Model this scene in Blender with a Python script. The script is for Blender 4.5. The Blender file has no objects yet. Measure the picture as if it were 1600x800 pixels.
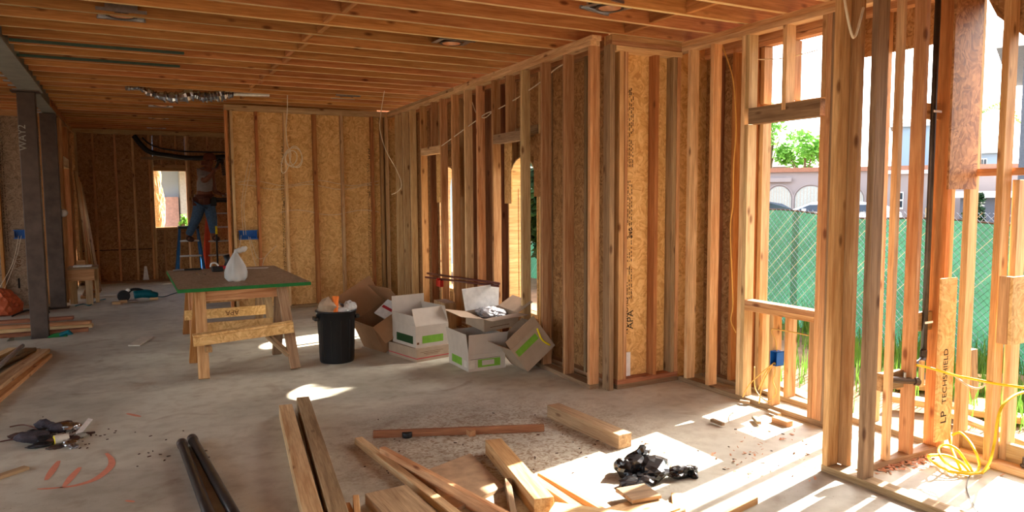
import bpy, bmesh, math, random
from mathutils import Vector, Matrix, Euler
random.seed(7)
SC = bpy.context.scene
COL = SC.collection
R_ = math.radians
# ---------------------------------------------------------------- camera
F, H = 1136.0, 1.53
_y, _p, _r = R_(28.0), R_(4.74), R_(-0.35)
_w = Vector((math.sin(_y)*math.cos(_p), math.cos(_y)*math.cos(_p), -math.sin(_p)))
_rt = Vector((math.cos(_y), -math.sin(_y), 0)); _up = _rt.cross(_w)
_rr = math.cos(_r)*_rt + math.sin(_r)*_up; _uu = -math.sin(_r)*_rt + math.cos(_r)*_up
CP = Vector((0, 0, H))
cd = bpy.data.cameras.new('camera'); cam = bpy.data.objects.new('camera', cd); COL.objects.link(cam)
cd.sensor_width = 36; cd.lens = 36*F/1600; cd.clip_start = .05; cd.clip_end = 500
m = Matrix.Identity(4)
for i in range(3): m[i][0] = _rr[i]; m[i][1] = _uu[i]; m[i][2] = -_w[i]; m[i][3] = CP[i]
cam.matrix_world = m; SC.camera = cam
# ---------------------------------------------------------------- world, sun, exposure
SUN_EL, SUN_AZ = R_(36.5), R_(12.5)
wd = bpy.data.worlds.new('world'); SC.world = wd; wd.use_nodes = True
nt = wd.node_tree; nt.nodes.clear()
sky = nt.nodes.new('ShaderNodeTexSky'); sky.sky_type = 'NISHITA'; sky.sun_disc = False
sky.sun_elevation = SUN_EL; sky.sun_rotation = R_(90)-SUN_AZ; sky.air_density = 1.0; sky.dust_density = 3.0; sky.ozone_density = .6
bg = nt.nodes.new('ShaderNodeBackground'); bg.inputs[1].default_value = 0.58
out = nt.nodes.new('ShaderNodeOutputWorld'); hsv = nt.nodes.new('ShaderNodeHueSaturation'); hsv.inputs['Saturation'].default_value = .45; nt.links.new(sky.outputs[0], hsv.inputs['Color']); nt.links.new(hsv.outputs[0], bg.inputs[0]); nt.links.new(bg.outputs[0], out.inputs[0])
sl = bpy.data.lights.new('sun', 'SUN'); sl.energy = 20; sl.angle = R_(.6); sl.color = (1, .93, .82)
so = bpy.data.objects.new('sun', sl); COL.objects.link(so)
so.rotation_euler = Vector((math.cos(SUN_EL)*math.cos(SUN_AZ), math.cos(SUN_EL)*math.sin(SUN_AZ), math.sin(SUN_EL))).to_track_quat('Z', 'Y').to_euler()
vs = SC.view_settings; vs.view_transform = 'Standard'; vs.look = 'None'; vs.gamma = 1; vs.use_curve_mapping = False; vs.exposure = 0.95
# ---------------------------------------------------------------- survey helpers: ray through a photo point meets a real plane
def ray(x, y): return (x-800)/F*_rr - (y-400)/F*_uu + _w
def FL(x, y, z=0.): d = ray(x, y); return CP + d*((z-H)/d.z)
def PX(x, y, X): d = ray(x, y); return CP + d*(X/d.x)
def PY(x, y, Y): d = ray(x, y); return CP + d*(Y/d.y)
def DP(x, y, dep): return CP + ray(x, y)*dep
# ---------------------------------------------------------------- materials
def lin(c): return tuple(((v/255)/12.92 if v/255 <= .04045 else ((v/255+.055)/1.055)**2.4) for v in c)+(1,)
def newmat(name):
    m = bpy.data.materials.new(name); m.use_nodes = True; n = m.node_tree.nodes; n.clear()
    b = n.new('ShaderNodeBsdfPrincipled'); o = n.new('ShaderNodeOutputMaterial'); m.node_tree.links.new(b.outputs[0], o.inputs[0])
    return m, n, m.node_tree.links, b
def plain(name, c, rough=.6, metal=0., noise=.08, nscale=20, spec=.3, trans=0):
    m, n, L, b = newmat(name)
    tc = n.new('ShaderNodeTexCoord'); nz = n.new('ShaderNodeTexNoise'); nz.inputs['Scale'].default_value = nscale; nz.inputs['Detail'].default_value = 4
    L.new(tc.outputs['Object'], nz.inputs['Vector'])
    r = n.new('ShaderNodeValToRGB'); r.color_ramp.elements[0].position = .3; r.color_ramp.elements[1].position = .7
    l = lin(c); r.color_ramp.elements[0].color = tuple(v*(1-noise*2) for v in l[:3])+(1,); r.color_ramp.elements[1].color = tuple(min(1, v*(1+noise)) for v in l[:3])+(1,)
    L.new(nz.outputs[0], r.inputs[0]); L.new(r.outputs[0], b.inputs['Base Color'])
    b.inputs['Roughness'].default_value = rough; b.inputs['Metallic'].default_value = metal; b.inputs['Specular IOR Level'].default_value = spec
    if trans: b.inputs['Transmission Weight'].default_value = trans
    return m
def woodmat(name, axis, dark, light, vary=.3, knots=True):
    m, n, L, b = newmat(name)
    tc = n.new('ShaderNodeTexCoord'); oi = n.new('ShaderNodeObjectInfo'); mp = n.new('ShaderNodeMapping')
    s = [16., 16., 16.]; s['XYZ'.index(axis)] = .9; mp.inputs['Scale'].default_value = s
    mul = n.new('ShaderNodeMath'); mul.operation = 'MULTIPLY'; mul.inputs[1].default_value = 71
    add = n.new('ShaderNodeVectorMath'); add.operation = 'ADD'
    L.new(oi.outputs['Random'], mul.inputs[0]); L.new(tc.outputs['Object'], add.inputs[0]); L.new(mul.outputs[0], add.inputs[1]); L.new(add.outputs[0], mp.inputs['Vector'])
    nz = n.new('ShaderNodeTexNoise'); nz.inputs['Scale'].default_value = 1.6; nz.inputs['Detail'].default_value = 7; nz.inputs['Roughness'].default_value = .65; nz.inputs['Distortion'].default_value = .5
    L.new(mp.outputs[0], nz.inputs['Vector'])
    wv = n.new('ShaderNodeTexNoise'); wv.inputs['Scale'].default_value = 8; wv.inputs['Detail'].default_value = 2; L.new(mp.outputs[0], wv.inputs['Vector'])
    r = n.new('ShaderNodeValToRGB'); e = r.color_ramp.elements; e[0].position = .32; e[0].color = lin(dark); e[1].position = .66; e[1].color = lin(light)
    L.new(nz.outputs[0], r.inputs[0])
    mx = n.new('ShaderNodeMixRGB'); mx.blend_type = 'MULTIPLY'; mx.inputs[0].default_value = .35
    r2 = n.new('ShaderNodeValToRGB'); r2.color_ramp.elements[0].position = .35; r2.color_ramp.elements[0].color = (.45, .33, .25, 1); r2.color_ramp.elements[1].position = .6
    L.new(wv.outputs[0], r2.inputs[0]); L.new(r.outputs[0], mx.inputs[1]); L.new(r2.outputs[0], mx.inputs[2])
    col = mx.outputs[0]
    if knots:
        mp2 = n.new('ShaderNodeMapping'); s = [9., 9., 9.]; s['XYZ'.index(axis)] = 3.6; mp2.inputs['Scale'].default_value = s; L.new(add.outputs[0], mp2.inputs['Vector'])
        vo = n.new('ShaderNodeTexVoronoi'); vo.inputs['Scale'].default_value = 1; L.new(mp2.outputs[0], vo.inputs['Vector'])
        r3 = n.new('ShaderNodeValToRGB'); r3.color_ramp.elements[0].position = .07; r3.color_ramp.elements[0].color = (.22, .1, .05, 1); r3.color_ramp.elements[1].position = .17
        L.new(vo.outputs['Distance'], r3.inputs[0])
        m3 = n.new('ShaderNodeMixRGB'); m3.blend_type = 'MULTIPLY'; m3.inputs[0].default_value = .8; L.new(col, m3.inputs[1]); L.new(r3.outputs[0], m3.inputs[2]); col = m3.outputs[0]
    hs = n.new('ShaderNodeHueSaturation'); mr = n.new('ShaderNodeMapRange'); mr.inputs['To Min'].default_value = 1-vary; mr.inputs['To Max'].default_value = 1+vary*.45
    wn = n.new('ShaderNodeTexWhiteNoise'); wn.noise_dimensions = '1D'; L.new(oi.outputs['Random'], wn.inputs['W'])
    mh = n.new('ShaderNodeMapRange'); mh.inputs['To Min'].default_value = .494; mh.inputs['To Max'].default_value = .510
    L.new(oi.outputs['Random'], mr.inputs[0]); L.new(mr.outputs[0], hs.inputs['Value']); L.new(wn.outputs['Value'], mh.inputs[0]); L.new(mh.outputs[0], hs.inputs['Hue'])
    L.new(col, hs.inputs['Color']); L.new(hs.outputs[0], b.inputs['Base Color'])
    b.inputs['Roughness'].default_value = .7; b.inputs['Specular IOR Level'].default_value = .2
    bp = n.new('ShaderNodeBump'); bp.inputs['Strength'].default_value = .15; bp.inputs['Distance'].default_value = .003; L.new(wv.outputs[0], bp.inputs['Height']); L.new(bp.outputs[0], b.inputs['Normal'])
    return m
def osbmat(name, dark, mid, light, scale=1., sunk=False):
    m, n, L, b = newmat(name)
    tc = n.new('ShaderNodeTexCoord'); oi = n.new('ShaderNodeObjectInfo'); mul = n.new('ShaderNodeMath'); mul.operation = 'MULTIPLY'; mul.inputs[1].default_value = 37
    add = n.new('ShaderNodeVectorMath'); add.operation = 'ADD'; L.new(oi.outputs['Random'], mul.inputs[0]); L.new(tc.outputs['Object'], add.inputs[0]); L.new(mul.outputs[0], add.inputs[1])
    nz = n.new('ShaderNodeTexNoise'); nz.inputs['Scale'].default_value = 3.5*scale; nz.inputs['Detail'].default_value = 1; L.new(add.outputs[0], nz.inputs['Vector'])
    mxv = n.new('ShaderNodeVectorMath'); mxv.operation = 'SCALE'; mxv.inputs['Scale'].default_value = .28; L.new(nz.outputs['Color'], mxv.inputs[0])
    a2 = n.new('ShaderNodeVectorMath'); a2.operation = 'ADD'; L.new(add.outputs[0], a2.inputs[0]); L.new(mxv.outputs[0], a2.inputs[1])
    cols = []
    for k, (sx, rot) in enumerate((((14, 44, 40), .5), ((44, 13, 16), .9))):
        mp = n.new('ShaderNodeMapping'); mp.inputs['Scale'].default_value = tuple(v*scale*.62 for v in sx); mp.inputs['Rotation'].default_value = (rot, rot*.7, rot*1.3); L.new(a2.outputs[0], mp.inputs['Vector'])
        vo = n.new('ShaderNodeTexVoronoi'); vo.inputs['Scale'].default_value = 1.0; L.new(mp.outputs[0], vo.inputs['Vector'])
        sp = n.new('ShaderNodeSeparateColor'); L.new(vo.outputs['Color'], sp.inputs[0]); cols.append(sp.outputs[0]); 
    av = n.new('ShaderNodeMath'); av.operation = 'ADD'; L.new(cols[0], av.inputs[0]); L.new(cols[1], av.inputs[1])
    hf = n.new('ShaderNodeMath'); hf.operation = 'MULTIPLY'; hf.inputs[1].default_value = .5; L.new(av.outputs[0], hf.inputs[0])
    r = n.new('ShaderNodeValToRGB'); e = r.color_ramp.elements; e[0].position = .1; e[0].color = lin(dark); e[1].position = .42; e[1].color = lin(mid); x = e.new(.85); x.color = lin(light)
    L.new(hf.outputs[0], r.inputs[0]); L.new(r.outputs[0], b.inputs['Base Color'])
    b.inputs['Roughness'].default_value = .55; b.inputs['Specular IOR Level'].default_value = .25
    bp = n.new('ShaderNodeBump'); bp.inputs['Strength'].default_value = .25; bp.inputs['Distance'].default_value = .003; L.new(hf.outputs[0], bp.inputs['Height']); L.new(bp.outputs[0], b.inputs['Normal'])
    return m
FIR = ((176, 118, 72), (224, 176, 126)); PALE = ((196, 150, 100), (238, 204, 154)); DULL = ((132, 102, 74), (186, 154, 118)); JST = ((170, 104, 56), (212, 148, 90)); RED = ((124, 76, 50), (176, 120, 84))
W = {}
for k, (d, l) in dict(fir=FIR, pale=PALE, dull=DULL, joist=JST, umber=RED, bounceedge=((206, 164, 112), (240, 208, 156))).items():
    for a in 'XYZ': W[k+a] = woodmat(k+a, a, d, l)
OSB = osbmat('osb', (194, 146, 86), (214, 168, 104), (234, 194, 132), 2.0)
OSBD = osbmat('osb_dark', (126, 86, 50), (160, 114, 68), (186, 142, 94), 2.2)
OSBT = osbmat('osb_dusty', (118, 96, 74), (146, 122, 98), (170, 146, 120), 2.4)
OSBB = osbmat('osb_coarse', (120, 74, 40), (154, 102, 58), (194, 142, 92), 2.0)
SUBF = osbmat('subfloor_ply', (140, 84, 40), (190, 128, 68), (214, 156, 92), .6)
MT = dict(
 steel=plain('steel_grey', (158, 158, 146), .55, .2, .1, 6), steeld=plain('steel_dark', (84, 70, 62), .45, .5, .15, 8), galv=plain('galvanised', (176, 178, 180), .3, .9, .1, 30),
 blackp=plain('black_pipe', (62, 58, 56), .36, .4, .2, 14, .5), blackpl=plain('black_plastic', (26, 26, 28), .4, 0, .1, 9, .4), bagb=plain('black_bag', (14, 14, 16), .22, 0, .1, 20, .7),
 white=plain('white_plastic', (236, 236, 232), .4), bag=plain('white_bag', (228, 228, 224), .45, 0, .04, 30), card=plain('cardboard', (170, 146, 122), .8, 0, .05, 12), cardw=plain('carton_white', (190, 176, 160), .75, 0, .04, 12), cardd=plain('cardboard_brown', (158, 116, 80), .85, 0, .06, 10),
 green=plain('print_green', (120, 168, 50), .6), ink=plain('ink', (36, 26, 22), .8), inkl=plain('ink_faded', (110, 70, 40), .8), redp=plain('print_red', (190, 50, 60), .6), blue=plain('box_blue', (24, 92, 170), .45), teal=plain('tool_teal', (10, 100, 112), .4), orange=plain('orange', (232, 120, 40), .6),
 orbag=plain('orange_bag', (206, 104, 66), .55), red=plain('tool_red', (196, 44, 30), .45), yellow=plain('yellow', (240, 214, 30), .5), cable=plain('cable_yellow', (238, 196, 40), .45, 0, .03), cablew=plain('cable_white', (224, 206, 176), .5), wirey=plain('wire_straw', (214, 170, 90), .55),
 edge=plain('edge_green', (20, 108, 44), .6), lblue=plain('ladder_blue', (36, 96, 150), .5), lor=plain('ladder_orange', (214, 74, 40), .5), alu=plain('aluminium', (186, 184, 180), .35, .7), skin=plain('skin', (128, 78, 56), .6), shirt=plain('shirt_grey', (148, 140, 136), .85), jean=plain('denim', (78, 104, 134), .9, 0, .15, 40), leather=plain('leather', (92, 48, 34), .7),
 cap=plain('cap_brown', (112, 62, 44), .8), boot=plain('boot', (70, 44, 34), .7), stucco=plain('stucco_beige', (160, 148, 146), .9, 0, .03, 60), stuccob=plain('stucco_blue', (150, 172, 194), .9, 0, .03, 60), stuccog=plain('stucco_grey', (96, 100, 110), .9), door=plain('garage_white', (186, 190, 184), .6), tile=plain('roof_tile', (160, 112, 90), .8), roofg=plain('roof_grey', (150, 148, 146), .9), trim=plain('trim_white', (240, 240, 240), .6), glass=plain('dark_glass', (40, 52, 66), .08, 0, .05, 4, .8),
 car=plain('car_white', (236, 240, 244), .2, 0, .01, 5, .6), tyre=plain('tyre', (24, 24, 24), .8), leaf=plain('leaf', (104, 168, 60), .6, 0, .25, 2), leafd=plain('leaf_dark', (34, 66, 30), .7, 0, .2, 2), grass=plain('grass', (96, 150, 46), .6, 0, .3, 3), trunk=plain('bark', (104, 84, 66), .9), dirt=plain('dirt', (122, 100, 78), .95, 0, .15, 4), asphalt=plain('asphalt', (112, 110, 110), .9), pink=plain('stucco_pink', (206, 176, 172), .9), straw=plain('straw', (206, 170, 116), .9, 0, .2, 40),
 paint=plain('spray_paint', (216, 138, 110), .8, 0, .05, 40), foil=plain('foil', (196, 198, 202), .22, 1., .1, 60), puck=plain('tape_black', (20, 20, 20), .5), paper=plain('paper_cup', (206, 196, 178), .7), bulb=plain('can_light_inner', (222, 176, 140), .3, .7), rust=plain('red_brown_pipe', (96, 50, 40), .4, .3), cloth=plain('rag', (70, 64, 70), .9, 0, .2, 30), chip=plain('wood_chip', (206, 146, 110), .8), mud=plain('pit_dirt', (40, 32, 28), .95))
def leafy(name, c):
    m, n, L, b = newmat(name); o = [x for x in n if x.type == 'OUTPUT_MATERIAL'][0]
    b.inputs['Base Color'].default_value = lin(c); b.inputs['Roughness'].default_value = .6
    t = n.new('ShaderNodeBsdfTranslucent'); t.inputs[0].default_value = lin(tuple(min(255, v*1.1) for v in c)); mx = n.new('ShaderNodeMixShader'); mx.inputs[0].default_value = .22 if 'net' in name else .4
    oi = n.new('ShaderNodeTexCoord'); nz = n.new('ShaderNodeTexNoise'); nz.inputs['Scale'].default_value = 1.3 if 'net' in name else 3; L.new(oi.outputs['Object'], nz.inputs['Vector'])
    r = n.new('ShaderNodeValToRGB'); r.color_ramp.elements[0].position = .35; r.color_ramp.elements[1].position = .7; l = lin(c); r.color_ramp.elements[0].color = tuple(v*.75 for v in l[:3])+(1,); r.color_ramp.elements[1].color = tuple(min(1, v*1.25) for v in l[:3])+(1,)
    L.new(nz.outputs[0], r.inputs[0]); L.new(r.outputs[0], b.inputs['Base Color']); L.new(r.outputs[0], t.inputs[0])
    L.new(b.outputs[0], mx.inputs[1]); L.new(t.outputs[0], mx.inputs[2]); L.new(mx.outputs[0], o.inputs[0]); return m
MT['leaf'] = leafy('leaf_green', (130, 186, 76)); MT['grass'] = leafy('grass_green', (92, 134, 48)); MT['net'] = leafy('netting', (46, 98, 78)); MT['bag'] = leafy('white_bag_thin', (226, 226, 222))
def floormat():
    m, n, L, b = newmat('concrete')
    tc = n.new('ShaderNodeTexCoord')
    def nz(s, d, dist=0, sc=(1, 1, 1)):
        mp = n.new('ShaderNodeMapping'); mp.inputs['Scale'].default_value = sc; L.new(tc.outputs['Object'], mp.inputs['Vector'])
        x = n.new('ShaderNodeTexNoise'); x.inputs['Scale'].default_value = s; x.inputs['Detail'].default_value = d; x.inputs['Distortion'].default_value = dist; L.new(mp.outputs[0], x.inputs['Vector']); return x.outputs[0]
    r = n.new('ShaderNodeValToRGB'); e = r.color_ramp.elements; e[0].position = .3; e[0].color = lin((170, 164, 147)); e[1].position = .62; e[1].color = lin((206, 201, 182)); L.new(nz(.9, 8, .6, (1, 1.5, 1)), r.inputs[0])
    def mult(prev, fac, ramp0, ramp1, c0, amt):
        q = n.new('ShaderNodeValToRGB'); q.color_ramp.elements[0].position = ramp0; q.color_ramp.elements[1].position = ramp1; q.color_ramp.elements[0].color = c0; L.new(fac, q.inputs[0])
        x = n.new('ShaderNodeMixRGB'); x.blend_type = 'MULTIPLY'; x.inputs[0].default_value = amt; L.new(prev, x.inputs[1]); L.new(q.outputs[0], x.inputs[2]); return x.outputs[0]
    c = mult(r.outputs[0], nz(9, 8), .35, .55, (.72, .66, .6, 1), .5)
    c = mult(c, nz(70, 4), .27, .33, (.35, .25, .18, 1), .8)
    c = mult(c, nz(2.2, 10, 1.5), .3, .42, (.62, .5, .42, 1), .6)
    # dusty boot-scuffed area round the scattered timber
    geo = n.new('ShaderNodeVectorMath'); geo.operation = 'DISTANCE'; geo.inputs[1].default_value = (2.0, 3.9, 0); L.new(tc.outputs['Object'], geo.inputs[0])
    mr = n.new('ShaderNodeMapRange'); mr.inputs[1].default_value = .5; mr.inputs[2].default_value = 1.3; mr.inputs[3].default_value = 1; mr.inputs[4].default_value = 0; L.new(geo.outputs['Value'], mr.inputs[0])
    q = n.new('ShaderNodeValToRGB'); q.color_ramp.elements[0].position = .36; q.color_ramp.elements[1].position = .56; q.color_ramp.elements[0].color = (.5, .36, .25, 1); L.new(nz(26, 10, 1.6), q.inputs[0])
    x = n.new('ShaderNodeMixRGB'); x.blend_type = 'MULTIPLY'; L.new(mr.outputs[0], x.inputs[0]); L.new(c, x.inputs[1]); L.new(q.outputs[0], x.inputs[2])
    L.new(x.outputs[0], b.inputs['Base Color'])
    rr = n.new('ShaderNodeMapRange'); rr.inputs[3].default_value = .35; rr.inputs[4].default_value = .75; L.new(nz(1.4, 5), rr.inputs[0]); L.new(rr.outputs[0], b.inputs['Roughness']); b.inputs['Specular IOR Level'].default_value = .4
    bp = n.new('ShaderNodeBump'); bp.inputs['Strength'].default_value = .12; bp.inputs['Distance'].default_value = .004; L.new(nz(30, 6), bp.inputs['Height']); L.new(bp.outputs[0], b.inputs['Normal'])
    return m
MT['floor'] = floormat()
def mat(m, dims=None):
    if not isinstance(m, str): return m
    if m in MT: return MT[m]
    if m+'X' in W:
        a = 'XYZ'[max(range(3), key=lambda i: dims[i])] if dims else 'X'
        return W[m+a]
    raise KeyError(m)
# ---------------------------------------------------------------- object helpers
def prep(o, label=None, cat=None, group=None, kind=None):
    if label: o['label'] = label
    if cat: o['category'] = cat
    if group: o['group'] = group
    if kind: o['kind'] = kind
    return o
def empty(name, loc=(0, 0, 0), rz=0., label=None, cat=None, group=None, kind=None, parent=None, rot=None):
    o = bpy.data.objects.new(name, None); COL.objects.link(o); o.location = loc; o.empty_display_size = .1
    o.rotation_euler = rot if rot else (0, 0, rz)
    if parent: o.parent = parent
    return prep(o, label, cat, group, kind)
def link(name, me, parent=None, loc=(0, 0, 0), rot=None):
    o = bpy.data.objects.new(name, me); COL.objects.link(o); o.location = loc
    if rot is not None: o.rotation_euler = rot
    if parent: o.parent = parent
    return o
_cache = {}
def boxmesh(dx, dy, dz, mt, bev=.0015):
    key = (round(dx, 4), round(dy, 4), round(dz, 4), mt.name, bev)
    if key in _cache: return _cache[key]
    bm = bmesh.new(); bmesh.ops.create_cube(bm, size=1)
    for v in bm.verts: v.co = Vector((v.co.x*dx, v.co.y*dy, v.co.z*dz))
    if bev and min(dx, dy, dz) > bev*4: bmesh.ops.bevel(bm, geom=list(bm.edges), offset=bev, segments=1, affect='EDGES')
    me = bpy.data.meshes.new('board'); bm.to_mesh(me); bm.free(); me.materials.append(mt); _cache[key] = me; return me
def box(name, x0, x1, y0, y1, z0, z1, m, parent=None, bev=.0015):
    d = (abs(x1-x0), abs(y1-y0), abs(z1-z0)); return link(name, boxmesh(*d, mat(m, d), bev), parent, ((x0+x1)/2, (y0+y1)/2, (z0+z1)/2))
def beam(name, A, B, w, t, m, parent=None, roll=0., bev=.0015):
    A, B = Vector(A), Vector(B); d = B-A; L = d.length; x = d.normalized()
    up = Vector((0, 0, 1)) if abs(x.z) < .95 else Vector((1, 0, 0)); y = up.cross(x).normalized(); z = x.cross(y)
    M = Matrix((x, y, z)).transposed() @ Matrix.Rotation(roll, 3, 'X')
    o = link(name, boxmesh(L, w, t, mat(m, (9, 1, 1)), bev), parent, (A+B)/2); o.rotation_euler = M.to_euler(); return o
class MB:
    def __init__(s): s.v = []; s.f = []
    def poly(s, pts): b = len(s.v); s.v += [tuple(p) for p in pts]; s.f.append(tuple(range(b, b+len(pts))))
    def box(s, x0, x1, y0, y1, z0, z1, M=None):
        b = len(s.v); P = [(x, y, z) for x in (x0, x1) for y in (y0, y1) for z in (z0, z1)]
        if M is not None: P = [tuple(M @ Vector(p)) for p in P]
        s.v += P; s.f += [tuple(b+i for i in q) for q in ((0, 1, 3, 2), (4, 6, 7, 5), (0, 4, 5, 1), (2, 3, 7, 6), (0, 2, 6, 4), (1, 5, 7, 3))]
    def tube(s, pts, r, n=6, caps=True):
        pts = [Vector(p) for p in pts]; rs = r if isinstance(r, (list, tuple)) else [r]*len(pts)
        b = len(s.v); prev = None
        for i, p in enumerate(pts):
            t = (pts[min(i+1, len(pts)-1)]-pts[max(i-1, 0)]).normalized()
            if prev is None: u = t.orthogonal().normalized()
            else:
                u = prev-t*prev.dot(t); u = u.normalized() if u.length > 1e-6 else t.orthogonal().normalized()
            prev = u; w = t.cross(u)
            for k in range(n): a = 2*math.pi*k/n; s.v.append(tuple(p+(u*math.cos(a)+w*math.sin(a))*rs[i]))
        for i in range(len(pts)-1):
            for k in range(n): a, c = b+i*n+k, b+i*n+(k+1) % n; s.f.append((a, c, c+n, a+n))
        if caps: s.f.append(tuple(b+k for k in reversed(range(n)))); s.f.append(tuple(b+(len(pts)-1)*n+k for k in range(n)))
    def lathe(s, prof, n=24, c=(0, 0, 0)):
        b = len(s.v)
        for (r, z) in prof:
            for k in range(n): a = 2*math.pi*k/n; s.v.append((c[0]+r*math.cos(a), c[1]+r*math.sin(a), c[2]+z))
        for i in range(len(prof)-1):
            for k in range(n): a, d = b+i*n+k, b+i*n+(k+1) % n; s.f.append((a, d, d+n, a+n))
    def build(s, name, m, parent=None, loc=(0, 0, 0), rot=None, smooth=False):
        me = bpy.data.meshes.new(name); me.from_pydata(s.v, [], s.f); me.validate(); me.update()
        me.materials.append(mat(m, (9, 1, 1)))
        if smooth:
            for p in me.polygons: p.use_smooth = True
        return link(name, me, parent, loc, rot)
def spline(P, n=6):
    P = [Vector(p) for p in P]; o = []
    for i in range(len(P)-1):
        a, b, c, d = P[max(i-1, 0)], P[i], P[i+1], P[min(i+2, len(P)-1)]
        for k in range(n):
            t = k/n; o.append(.5*((2*b)+(c-a)*t+(2*a-5*b+4*c-d)*t*t+(3*b-a-3*c+d)*t**3))
    return o+[P[-1]]
def tube(name, pts, r, m, parent=None, n=6, sm=6):
    b = MB(); b.tube(spline(pts, sm) if sm else pts, r, n); return b.build(name, m, parent, smooth=True)
def text(s, size, O, X, Y, m, parent, depth=.0006):
    c = bpy.data.curves.new('t', 'FONT'); c.body = s; c.size = size; c.extrude = depth; o = bpy.data.objects.new('t', c); COL.objects.link(o)
    dg = bpy.context.evaluated_depsgraph_get(); me = bpy.data.meshes.new_from_object(o.evaluated_get(dg)); bpy.data.objects.remove(o); bpy.data.curves.remove(c)
    me.materials.clear(); me.materials.append(mat(m)); X = Vector(X).normalized(); Y = Vector(Y).normalized(); Z = X.cross(Y)
    q = link('printed_text', me, parent, O); q.rotation_euler = Matrix((X, Y, Z)).transposed().to_euler(); return q
def crumple(name, c, r, m, parent=None, amp=.35, sub=3, seed=1, smooth=False, squash=None):
    rnd = random.Random(seed); bm = bmesh.new(); bmesh.ops.create_icosphere(bm, subdivisions=sub, radius=1)
    dirs = [(Vector((rnd.gauss(0, 1), rnd.gauss(0, 1), rnd.gauss(0, 1))).normalized(), rnd.uniform(-amp, amp)) for _ in range(22)]
    for v in bm.verts:
        n = v.co.normalized(); k = 1.
        for d, a in dirs: k += a*max(0, n.dot(d)-.6)*2
        k *= 1+rnd.uniform(-amp, amp)*.22
        v.co = Vector((n.x*r[0], n.y*r[1], n.z*r[2]))*max(.25, k)
    if squash is not None:
        for v in bm.verts: v.co.z = max(v.co.z, squash)
    me = bpy.data.meshes.new(name); bm.to_mesh(me); bm.free(); me.materials.append(mat(m))
    if smooth:
        for p in me.polygons: p.use_smooth = True
    return link(name, me, parent, c)
SW, SD = .036, .086   # 2x4
# ================================================================ SHELL
floor = empty('floor', kind='structure')
PXa, PXb, PYa, PYb = -1.18, -.62, 9.38, 9.98     # pit round the steel column
fb = MB()
for (a, b, c, d) in ((-6, PXa, -4, 15.2), (PXb, 4.42, -4, 15.2), (PXa, PXb, -4, PYa), (PXa, PXb, PYb, 15.2)): fb.box(a, b, c, d, -.15, 0)
slab = fb.build('floor_slab', 'floor', floor)
pb = MB(); pb.box(PXa, PXb, PYa, PYb, -.33, -.30); pb.build('pit_bottom', 'mud', floor)
ceil = empty('ceiling', kind='structure')
for i, x in enumerate([-6+1.22*k for k in range(9)]):
    x1 = min(x+1.215, 4.5)
    for j in range(8):
        y = -4+2.44*j; box('subfloor_panel', x, x1, y, min(y+2.435, 15.2), 2.985, 3.005, SUBF, ceil, 0)
YJ = [4.56+.341*k for k in range(-25, 31)]
def xright(y): return 4.38 if y < 4.7 else (3.5 if y < 10.2 else 3.3)
BX0, BX1 = -.95, -.74
def joist(x0, x1, y):
    o = box('joist', x0, x1, y, y+.04, 2.742, 2.98, 'joist', ceil); me = o.data
    if len(me.materials) == 1:      # bottom face coloured paler, painting in light bounced up from the floor
        me.materials.append(mat('bounceedge', (9, 1, 1)))
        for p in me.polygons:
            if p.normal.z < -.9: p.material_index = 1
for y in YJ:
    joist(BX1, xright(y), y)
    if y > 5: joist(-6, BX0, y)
for k, y in enumerate(YJ):
    if 4.5 < y < 9.5: box('blocking', 1.29+(.04 if k % 2 else 0), 1.326+(.04 if k % 2 else 0), y+.04, y+.339, 2.75, 2.98, 'joist', ceil)
    if 2.3 < y < 4.5: box('blocking', 3.40-(.04 if k % 2 else 0), 3.436-(.04 if k % 2 else 0), y+.04, y+.339, 2.75, 2.98, 'joist', ceil)
# steel beam and columns
bm_ = empty('steel_beam', (0, 0, 0), label='long grey steel beam running under the ceiling joists at left', cat='steel beam')
yb = 9.72
box('bottom_flange', BX0, BX1, -4, yb, 2.70, 2.715, 'steel', bm_, .001); box('web', -.85, -.84, -4, yb, 2.715, 2.985, 'steel', bm_, 0)
b2 = empty('steel_beam', (0, 0, 0), label='short steel beam continuing beyond the first steel column', cat='steel beam')
box('bottom_flange', -.93, -.78, yb+.01, 12.05, 2.70, 2.712, 'steel', b2, .001); box('web', -.86, -.85, yb+.01, 12.05, 2.712, 2.985, 'steel', b2, 0)
hg = MB()
for y in YJ:
    if y > 6: hg.box(BX0-.075, BX0, y-.003, y+.041, 2.716, 2.73)
q = hg.build('joist_hangers', 'galv', bm_); q['kind'] = 'stuff'
c1 = FL(60, 525); c1x, c1y = -.89, 9.6
st = empty('steel_column', (c1x, c1y, -.3), label='nearer dark steel column standing in the floor pit', cat='steel column')
box('shaft', -.085, .085, -.07, .07, .012, 2.985, 'steeld', st, .006); box('base_plate', -.15, .15, -.13, .13, 0, .012, 'steeld', st); box('cap_plate', -.14, .13, -.1, .1, 2.985, 3.0, 'steeld', st)
text('WAY2', .1, (-.02, -.0715, 2.35), (0, 0, 1), (-1, 0, 0), 'steel', st)
s2 = empty('steel_column', (-.87, 11.9, 0), label='farther dark steel column beside the left framed wall', cat='steel column')
box('shaft', -.095, .095, -.07, .07, .01, 2.69, 'steeld', s2, .006); box('base_plate', -.13, .13, -.12, .12, 0, .01, 'steeld', s2)
for k in range(8): box('eave_board', 4.40, 5.05, -4+1.24*k, -4+1.24*k+1.235, 2.90, 2.93, 'joist', ceil, 0)
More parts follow.
